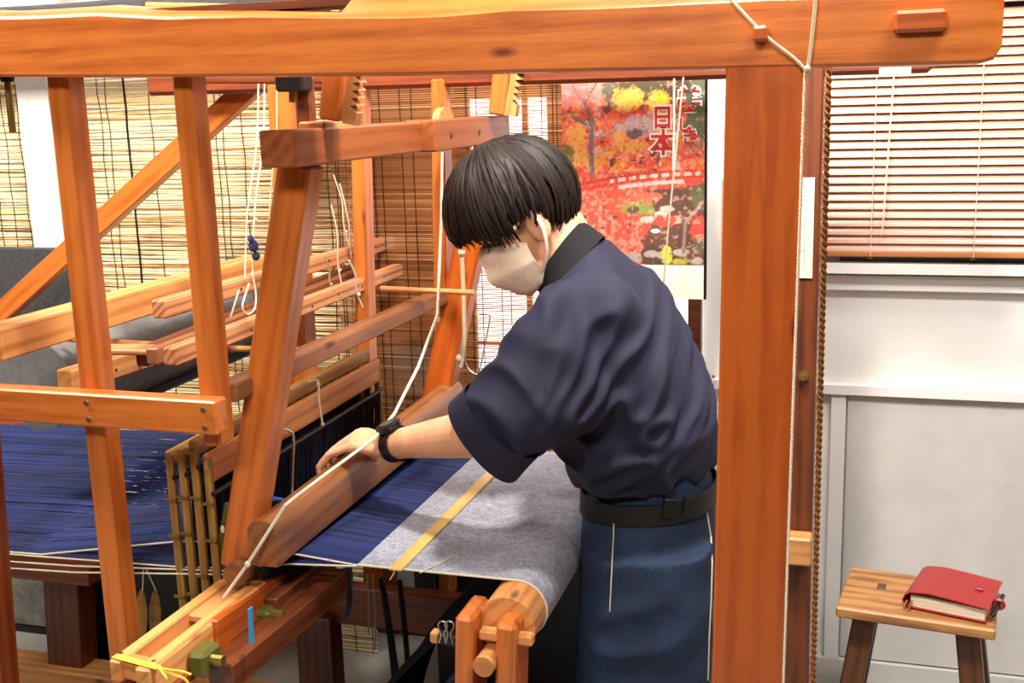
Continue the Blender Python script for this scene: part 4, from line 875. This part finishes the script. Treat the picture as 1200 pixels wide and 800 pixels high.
# head frame
hp, hy_ = math.radians(28), math.radians(14)
HF = V((-math.cos(hp)*math.cos(hy_), -math.cos(hp)*math.sin(hy_), -math.sin(hp))); HL = V((math.sin(hy_), -math.cos(hy_), 0)).normalized(); HU = HL.cross(HF); HU = -HU if HU.z < 0 else HU
HC = PY(627, 254, YC_)
def hd_(f, l, u): return HC+HF*f+HL*l+HU*u
HM = Matrix(((HF.x, HL.x, HU.x), (HF.y, HL.y, HU.y), (HF.z, HL.z, HU.z)))
hm = lambda c, ax: body.ell(hd_(*c), ax, HM)
body = MB()
hm((.012, 0, .030), (.084, .076, .084)); hm((.034, 0, -.012), (.060, .066, .078)); hm((.044, 0, -.066), (.050, .050, .050)); hm((.070, 0, -.088), (.026, .026, .024))
body.tube([hd_(.088, 0, .016), hd_(.100, 0, -.008), hd_(.112, 0, -.028)], [.008, .010, .014], 12, dome=True)
hm((.088, 0, -.062), (.014, .026, .010)); hm((.086, 0, .028), (.012, .052, .010))
for s in (-1, 1): 
    hm((-.004, s*.077, -.006), (.020, .009, .034)); hm((.050, s*.038, -.026), (.024, .022, .022))
neckb = PY(676, 312, YC_)
limb(body, [neckb+V((.03, 0, -.06)), neckb, hd_(-.02, 0, -.035)], [.065, .056, .054])
# trunk and legs
tr_ = [((712, 600), (815, 600), .10), ((700, 540), (810, 535), .11), ((680, 470), (795, 465), .12), ((662, 410), (765, 390), .13), ((660, 362), (728, 330), .12), ((662, 332), (702, 294), .07)]
body.rings([pairring(f, b, YC_, h) for f, b, h in tr_])
hipz = PY(760, 600, YC_)
for s in (-1, 1):
    yy = YC_+s*.075; hipj = V((hipz.x+.01, yy, hipz.z-.04))
    kn, an = V((hipj.x-.04, yy+s*.01, .44)), V((hipj.x+.02, yy+s*.02, .085))
    limb(body, [hipj+V((0, 0, .05)), hipj.lerp(kn, .4), kn, kn.lerp(an, .35), an], [.05, .058, .048, .046, .036])
    limb(body, [an+V((.03, 0, -.035)), an+V((-.06, 0, -.05)), an+V((-.16, s*.01, -.062))], [.032, .033, .022])
# left arm
SHL, ELL, WRL = PY(696, 358, 1.81), PY(612, 500, 1.69), V((-.806, 1.825, .899))
limb(body, [SHL+V((-.01, .08, -.03)), SHL, SHL.lerp(ELL, .5), ELL], [.034, .036, .038, .039])
limb(body, [ELL, ELL.lerp(WRL, .25), ELL.lerp(WRL, .55), ELL.lerp(WRL, .85), WRL], [.041, .043, .036, .028, .027])
# left hand over the bar
def bartop(y): t = (y-1.545)/.835; return V((-.912+.027*t, y, .838+.034*t+.012))
KN = [V((-.870, 1.874, .903)), V((-.876, 1.852, .908)), V((-.876, 1.8295, .906)), V((-.870, 1.807, .899))]
pal = []
for (c, hw, ht) in ((WRL, .028, .021), (WRL.lerp((KN[1]+KN[2])/2, .35), .036, .021), (WRL.lerp((KN[1]+KN[2])/2, .75), .042, .019), ((KN[1]+KN[2])/2, .041, .014), ((KN[1]+KN[2])/2+V((-.008, 0, -.003)), .036, .009)):
    ax = V((.12, -1, -.10)).normalized(); d = ((KN[1]+KN[2])/2-WRL).normalized(); up = ax.cross(d).normalized(); pal.append([c+ax*(hw*math.cos(t))+up*(ht*math.sin(t))-V((0, 0, .004)) for t in [2*math.pi*k/20 for k in range(20)]])
body.rings(pal)
for k, kn in enumerate(KN):
    b0 = bartop(kn.y); ln = (.95, 1.05, 1.0, .85)[k]; r = (.0084, .0086, .0084, .0078)[k]
    body.ell(kn+V((.002, 0, -.002)), (.0125, .0092, .0125))
    limb(body, [WRL.lerp(kn, .6), kn, V((b0.x-.012*ln, kn.y-.002, b0.z+.020)), V((b0.x-.037*ln, kn.y-.004, b0.z-.006)), V((b0.x-.036*ln, kn.y-.004, b0.z-.026*ln))], [r*1.1, r*1.12, r, r*.95, r*.85], 12)
pk = KN[3]; b0 = bartop(pk.y)
th0 = WRL.lerp(KN[0], .35)+V((0, .012, -.006)); limb(body, [th0, V((-.868, 1.886, .888)), V((-.866, 1.902, .868)), V((-.868, 1.905, .848))], [.014, .0125, .0115, .0095], 12)
# right arm, behind the chest
SHR, ELR, WRR = SHL+V((-.07, .24, -.03)), V((-.47, 2.13, .985)), V((-.565, 2.03, .955))
limb(body, [SHR+V((.0, -.08, -.02)), SHR, SHR.lerp(ELR, .5), ELR], [.055, .055, .046, .042]); limb(body, [ELR, ELR.lerp(WRR, .5), WRR], [.041, .036, .026])
dR = (WRR-ELR).normalized(); pc2 = WRR+dR*.05; limb(body, [WRR, pc2, WRR+dR*.085], [.024, .030, .024])
for k in range(4): q = WRR+dR*.085+V((0, .012, 0))*0+V((.0, .0, .024-.016*k)); limb(body, [pc2+V((0, 0, .02-.014*k)), q, q+dR*.022+V((-.006, -.012, 0)), q+dR*.016+V((.004, -.026, 0))], [.010, .0098, .009, .008], 12)
limb(body, [WRR+dR*.02+V((0, -.012, .014)), WRR+dR*.05+V((0, -.028, .030)), WRR+dR*.072+V((.0, -.036, .030))], [.012, .011, .009], 12)
SKINM = NT('skin_tone'); fs_ = SKINM.noise(SKINM.coords(rand=False), 25, 4)
SKINM.link(SKINM.ramp(fs_, [(.3, lin((226, 164, 124))), (.7, lin((240, 186, 148)))]), SKINM.b.inputs['Base Color']); SKINM.b.inputs['Roughness'].default_value = .5
SKINM.b.inputs['Subsurface Weight'].default_value = .08; SKINM.b.inputs['Subsurface Radius'].default_value = (.01, .004, .002); SKINM = SKINM.m
put('body', remesh('body', body, .0028, 3), SKINM, person)
for s in (-1, 1):
    e = obj('eye', MB().ell(hd_(.079, s*.031, .006), (.012, .013, .012), HM), plain('eye_white', (235, 230, 225), .3), person)
    obj('iris', MB().ell(hd_(.087, s*.031, .004), (.0046, .006, .006), HM), BLACK, e)
    obj('eyebrow', MB().tube([hd_(.094, s*.016, .028), hd_(.092, s*.034, .032), hd_(.080, s*.050, .028)], [.003, .0036, .002], 6), BLACK, person)
# hair: cap and locks
HAIR = NT('dark_brown_hair'); fh = HAIR.noise(HAIR.coords((30, 30, 6), rand=False), 8, 3); HAIR.link(HAIR.ramp(fh, [(.3, lin((14, 9, 6))), (.7, lin((42, 27, 19)))]), HAIR.b.inputs['Base Color'])
HAIR.b.inputs['Roughness'].default_value = .55; HAIR.b.inputs['Specular IOR Level'].default_value = .32; HAIR = HAIR.m
hcen, hax = (.030, 0, .038), (.118, .098, .112)
def thmax(al):
    a = abs(((math.degrees(al)+180) % 360)-180)
    return np.interp(a, [0, 35, 60, 78, 92, 105, 125, 150, 180], [97, 100, 106, 117, 99, 103, 122, 142, 146])
hair = MB(); R = []
for i in range(1, 19):
    row = []
    for j in range(48):
        al = 2*math.pi*j/48; th = math.radians(thmax(al)-6)*i/18; row.append(hd_(hcen[0]+hax[0]*.955*math.sin(th)*math.cos(al), hax[1]*.955*math.sin(th)*math.sin(al), hcen[2]+hax[2]*.955*math.cos(th)))
    R.append(row)
hair.rings(R)
random.seed(11)
for k in range(520):
    al = 2*math.pi*(k*.61803 % 1); tm = thmax(al)+random.uniform(-7, 5); t0 = random.choice((6, 10, 20, 35, 50)); dr = random.uniform(.975, 1.035); sw = random.uniform(-.16, .16)
    pts = []; rs = []; m = 9
    for q in range(m):
        f = q/(m-1); th = math.radians(t0+(tm-t0)*f); a2 = al+sw*f+.03*math.sin(f*5+k); d2 = dr*(1+.02*math.sin(f*3+k))-.03*(f > .9)
        pts.append(hd_(hcen[0]+hax[0]*d2*math.sin(th)*math.cos(a2)-.010*(1-f), hax[1]*d2*math.sin(th)*math.sin(a2), hcen[2]+hax[2]*d2*math.cos(th))); rs.append(.0062*(1-.78*f**2.2)*random.uniform(.85, 1.1))
    rs[0] *= .5; hair.tube(pts, rs, 5, flat=.55, up=(pts[0]-HC).normalized())
obj('hair', hair, HAIR, person)
# mask
MASK = fabric('beige_mask_cloth', (238, 210, 184), (250, 228, 206), 120, rough=.85, bump=.15)
def maskpt(ph, t, off):
    f0 = np.interp(t, [0, .2, .42, .7, .88, 1], [.106, .120, .121, .108, .094, .070]); u = np.interp(t, [0, 1], [.000, -.118]); wd_ = np.interp(t, [0, .5, 1], [.068, .070, .058])
    sq = 1-.42*(ph/78)**2; u = -.058+(u+.058)*sq; a = math.radians(ph); r = .0040*math.sin(t*13+.6)*math.cos(a*.8)+.006*math.sin(math.pi*t)*math.cos(a)**2
    return hd_(.012+(f0-.012+off+r)*math.cos(a), (wd_+off)*math.sin(a), u)
nph, nt2 = 27, 19; vs = []; fs = []
for off in (.0022, 0.0):
    for i in range(nt2):
        for j in range(nph): vs.append(maskpt(-80+160*j/(nph-1), i/(nt2-1), off))
gi = lambda o, i, j: o*nt2*nph+i*nph+j
for o in (0, 1):
    for i in range(nt2-1):
        for j in range(nph-1): fs.append((gi(o, i, j), gi(o, i+1, j), gi(o, i+1, j+1), gi(o, i, j+1)))
for i in range(nt2-1):
    for j in (0, nph-1): fs.append((gi(0, i, j), gi(0, i+1, j), gi(1, i+1, j), gi(1, i, j)))
for j in range(nph-1):
    for i in (0, nt2-1): fs.append((gi(0, i, j), gi(0, i, j+1), gi(1, i, j+1), gi(1, i, j)))
mk = obj('face_mask', MB().add(vs, fs), MASK, person, angle=60)
for s in (-1, 1):
    rod('ear_loop', smooth_pts([maskpt(s*72, .06, .003), hd_(.038, s*.086, .002), hd_(.024, s*.088, .012), hd_(.012, s*.086, .026)], 4), .0036, MASK, mk, 6, flat=.5)
    rod('ear_loop', smooth_pts([maskpt(s*78, .85, .003), hd_(.008, s*.078, -.060), hd_(-.006, s*.087, -.030), hd_(-.010, s*.090, -.002), hd_(-.004, s*.088, .018)], 4), .0036, MASK, mk, 6, flat=.5)
gl = MB(); rim = lambda s: [hd_(.100-.010*abs(math.cos(a)), s*.033+.024*math.cos(a), .006+.017*math.sin(a)) for a in [i*math.pi/10 for i in range(20)]]
for s in (-1, 1): gl.tube(rim(s), .0012, 6, closed=True); gl.tube([hd_(.092, s*.056, .010), hd_(.06, s*.079, .012), hd_(-.005, s*.084, .016)], .0014, 6)
gl.tube([hd_(.098, -.010, .008), hd_(.103, 0, .011), hd_(.098, .010, .008)], .0012, 6); obj('glasses', gl, BLACK, person)
# shirt
sh = MB()
tor = [((688, 553), (829, 549), .134), ((672, 538), (837, 535), .160), ((660, 520), (839, 520), .176), ((645, 470), (834, 470), .182), ((634, 425), (814, 420), .186), ((630, 388), (790, 370), .188), ((634, 358), (758, 325), .165), ((640, 342), (728, 297), .115), ((646, 334), (704, 275), .078)]
sh.rings([pairring(f, b, YC_, h, pw=2.3) for f, b, h in tor])
sh.ell(SHL+V((.01, .01, -.02)), (.078, .07, .075))
sh.ell(SHR, (.07, .07, .07))
sl_ = [((700, 305), (735, 440), 1.86, .08), ((648, 330), (728, 468), 1.78, .088), ((606, 384), (706, 496), 1.73, .086), ((571, 428), (668, 514), 1.70, .082), ((549, 454), (632, 534), 1.69, .077), ((535, 470), (606, 556), 1.695, .070)]
sh.rings([pairring(f, b, Y, h, pw=2.2) for f, b, Y, h in sl_])
sr = [SHR+V((.04, -.08, .0)), SHR, SHR.lerp(ELR, .55), ELR, ELR.lerp(WRR, .25)]; sh.tube(sr, [.07, .078, .074, .07, .062], 24)
SHIRT = NT('navy_cotton'); fw = SHIRT.noise(SHIRT.coords((1, 1, 1), rand=False), 420, 2); SHIRT.link(SHIRT.ramp(fw, [(.3, lin((13, 13, 36))), (.7, lin((23, 23, 56)))]), SHIRT.b.inputs['Base Color'])
SHIRT.b.inputs['Roughness'].default_value = .8; SHIRT.b.inputs['Sheen Weight'].default_value = .03; SHIRT.b.inputs['Sheen Tint'].default_value = (.6, .65, 1, 1); SHIRT.bump(fw, .15, .001); SHIRT = SHIRT.m
me = remesh('shirt', sh, .0048, 24, .8)
A = (PY(680, 310, YC_)-PY(765, 580, YC_)).normalized(); B = V((0, 1, 0)).cross(A)
AS = (ELL-SHL).normalized(); BS = AS.orthogonal().normalized(); CS = AS.cross(BS)
me.update(); nrm = [v.normal.copy() for v in me.vertices]
def ridge(q): n = MN.noise(q); return 1-min(1, abs(n)*2.6)
belly = PY(760, 575, YC_)
for v, n in zip(me.vertices, nrm):
    p = v.co; h = (p-belly).dot(A)
    wsl = max(0, min(1, (1.80-p.y)/.04))*max(0, min(1, (-.43-p.x)/.06))
    fan = (p-belly)-A*h; ft = V((h*3.2, fan.dot(B)*15/(1+h*1.2), p.y*15/(1+h*1.2)))
    f1 = (ridge(ft+V((3.1, 0, 0)))**2)*.024*(.35+.65*max(0, min(1, 1.25-h*2.6)))
    q = p-SHL; along = q.dot(AS); f2 = ridge(V((along*13+q.dot(BS)*5, q.dot(BS)*4.5, q.dot(CS)*4.5+7)))**2*.014
    f3 = MN.noise(p*9)*.006
    v.co = p+n*((f1*(1-wsl)+f2*wsl)-.007+f3)
me = smooth_mesh(me, 8, .7)
so = put('shirt', me, SHIRT, person)
# rolled cuff of the near sleeve, collar
cuf = MB(); R = []
for (f, b, Y, h) in (((550, 449), (634, 532), 1.69, .083), ((540, 459), (620, 546), 1.692, .080), ((530, 468), (606, 562), 1.695, .075), ((532, 471), (604, 558), 1.696, .068), ((545, 470), (612, 545), 1.694, .066)): R.append(pairring(f, b, Y, h, pw=2.2))
cuf.rings(R, cap=False); cf = obj('rolled_cuff', cuf, SHIRT, person)
INK = plain('cuff_inside', (10, 10, 16), .9)
col_ = MB(); R = []
ca, cb = PY(636, 346, YC_), PY(693, 266, YC_)
for (o, s) in ((V((.012, 0, -.030)), 1.22), (V((0, 0, 0)), 1.0), (V((-.014, 0, .014)), .95), (V((-.012, 0, .010)), .89), (V((.010, 0, -.02)), 1.0)):
    c = (ca+cb)/2+o; ax = (ca-cb)/2*s; R.append([c+ax*math.cos(t)+V((0, .062*s*math.sin(t), 0)) for t in [2*math.pi*k/32 for k in range(32)]])
col_.rings(R, cap=False); obj('collar', col_, plain('black_knit', (14, 14, 18), .9), person)
# trousers
tz = MB()
tz.rings([pairring(f, b, YC_, h, pw=2.3) for f, b, h in (((690, 535), (828, 540), .120), ((687, 572), (837, 570), .132), ((683, 620), (837, 618), .150), ((683, 660), (836, 660), .164), ((690, 700), (835, 700), .168))])
for s in (-1, 1):
    yy = YC_+s*.088; k_ = [((684, 640), (836, 640), .080), ((680, 720), (834, 720), .086), ((674, 790), (832, 790), .088)]
    rr_ = [pairring(f, b, yy, h, pw=2.4) for f, b, h in k_]; c = sum(rr_[-1], V((0, 0, 0)))/36
    for dz, sc, dx in ((-.16, .88, .01), (-.30, .78, .03), (-.40, .74, .035)): rr_.append([V((c.x+dx+(p.x-c.x)*sc, c.y+(p.y-c.y)*sc, c.z+dz*1.0*(c.z-.07)/.42)) for p in rr_[2]])
    tz.rings(rr_)
DEN = NT('blue_denim'); fd = DEN.noise(DEN.coords((700, 700, 240), rand=False), 1, 3, .7); fe = DEN.noise(DEN.coords((1, 1, 1), rand=False), 7, 4); ad = DEN.add('ShaderNodeMath', operation='MULTIPLY_ADD'); DEN.link(fe, ad.inputs[0]); ad.inputs[1].default_value = .7; DEN.link(fd, ad.inputs[2])
DEN.link(DEN.ramp(ad.outputs[0], [(.45, lin((12, 22, 42))), (.85, lin((22, 40, 68))), (1.1, lin((40, 64, 96)))]), DEN.b.inputs['Base Color']); DEN.b.inputs['Roughness'].default_value = .85; DEN.bump(fd, .12, .001); DEN = DEN.m
me = remesh('trousers', tz, .006, 6)
nrm = [v.normal.copy() for v in me.vertices]
for v, n in zip(me.vertices, nrm):
    p = v.co; v.co = p+n*(ridge(V((p.x*6+p.z*5, p.y*7, p.z*9-p.x*6)))*.007*max(0, min(1, (.80-p.z)*8))-.003)
me = smooth_mesh(me, 3)
tro = put('trousers', me, DEN, person)
bv = BVHTree.FromPolygons([v.co[:] for v in tro.data.vertices], [p.vertices[:] for p in tro.data.polygons])
def onsurf(x, y, off=.004):
    o = V((0, 0, CAM_H)); d = (PY(x, y, 2)-o).normalized(); h = bv.ray_cast(o, d); return (h[0]+h[1]*off) if h[0] else PY(x, y, 1.8)
STW = plain('cream_stitching', (206, 196, 178), .8)
rod('pocket_seam', [onsurf(721, 600), onsurf(720, 630), onsurf(718, 660), onsurf(717, 690), onsurf(716, 716)], .0012, STW, tro, 6)
rod('pocket_edge', [onsurf(690, 602), onsurf(700, 605), onsurf(712, 604), onsurf(722, 599)], .0014, STW, tro, 6)
rod('side_seam', [onsurf(826, 600, .004), onsurf(831, 630, .004), onsurf(832, 660, .004), onsurf(831, 700, .004), onsurf(829, 740, .004), onsurf(827, 796, .004)], .0014, STW, tro, 6)
LPATCH = plain('brown_leather_patch', (70, 44, 28), .5)
# belt
bl = MB(); R = []
for dy_, s in ((-13, 1.0), (-12, 1.03), (10, 1.035), (11, 1.0)): R.append([ (lambda c, p: c+(p-c)*s)((PY(686, 575+dy_, YC_)+PY(838, 575+dy_, YC_))/2, q) for q in pairring((686, 575+dy_), (838, 575+dy_), YC_, .134, pw=2.3)])
bl.rings(R, cap=False); belt = obj('belt', bl, plain('black_belt_webbing', (11, 11, 12), .6), person)
bv2 = BVHTree.FromPolygons([v.co[:] for v in belt.data.vertices], [p.vertices[:] for p in belt.data.polygons])
def onbelt(x, y): 
    o = V((0, 0, CAM_H)); d = (PY(x, y, 2)-o).normalized(); h = bv2.ray_cast(o, d); return h[0] if h[0] else PY(x, y, 1.8)
def patch(name, x0, y0, x1, y1, mat, t=.004):
    a, b, c = onbelt(x0, (y0+y1)/2), onbelt(x1, (y0+y1)/2), onbelt((x0+x1)/2, (y0+y1)/2); M_ = frame(a, b); M_.translation = c; return obj(name, MB().box((b-a).length, t, (y1-y0)*.00137, .001), mat, belt, M_, smooth=False)
patch('buckle', 777, 583, 789, 608, BLACK, .009); patch('belt_keeper', 800, 581, 804, 605, BLACK, .008); patch('leather_tab', 690, 566, 699, 584, LPATCH, .007)
SHOE = plain('black_shoe', (22, 22, 24), .5)
for s in (-1, 1):
    yy = YC_+s*.115; x = hipz.x+.02
    obj('shoe', MB().rings([[V((x+dx, yy+w_*math.cos(t), max(.004, zc2+h_*math.sin(t)))) for t in [2*math.pi*k/20 for k in range(20)]] for dx, w_, h_, zc2 in ((.075, .02, .02, .03), (.06, .038, .04, .045), (0, .044, .056, .055), (-.08, .046, .045, .045), (-.15, .046, .034, .035), (-.195, .03, .022, .026), (-.205, .012, .01, .022))]), SHOE, person)
# wrist watch
wa = ELL.lerp(WRL, .93); wd_ = (WRL-ELL).normalized(); wt_ = thing('wristwatch', 'chunky black wristwatch on the forearm of the weaver', 'watch', wa)
u_ = (V((.25, -.35, 1))-wd_*V((.25, -.35, 1)).dot(wd_)).normalized(); w_ = wd_.cross(u_)
sb_ = MB(); sb_.rings([[wa+wd_*dx+u_*(r*math.cos(t))+w_*(r*1.06*math.sin(t)) for t in [2*math.pi*k/28 for k in range(28)]] for dx, r in ((-.010, .0285), (-.010, .0325), (.010, .0325), (.010, .0285))], cap=False, closed=True)
obj('strap', sb_, BLACK, wt_, angle=40)
MWt = Matrix(((wd_.x, w_.x, u_.x, 0), (wd_.y, w_.y, u_.y, 0), (wd_.z, w_.z, u_.z, 0), (0, 0, 0, 1))); cc2 = wa+u_*.034; MWt.translation = cc2
obj('case', MB().tube([V((0, 0, -.004)), V((0, 0, .006)), V((0, 0, .008))], [.024, .024, .020], 16, up=(1, 0, 0)), BLACK, wt_, MWt)
obj('dial', MB().tube([V((0, 0, .0075)), V((0, 0, .0088))], .0145, 20, up=(1, 0, 0)), plain('grey_dial', (70, 74, 78), .25), wt_, MWt)
for k in range(4): a = k*math.pi/2+.6; obj('side_button', MB().tube([V((.020*math.cos(a), .020*math.sin(a), .002)), V((.024*math.cos(a), .024*math.sin(a), .002))], .003, 8), STEEL, wt_, MWt)
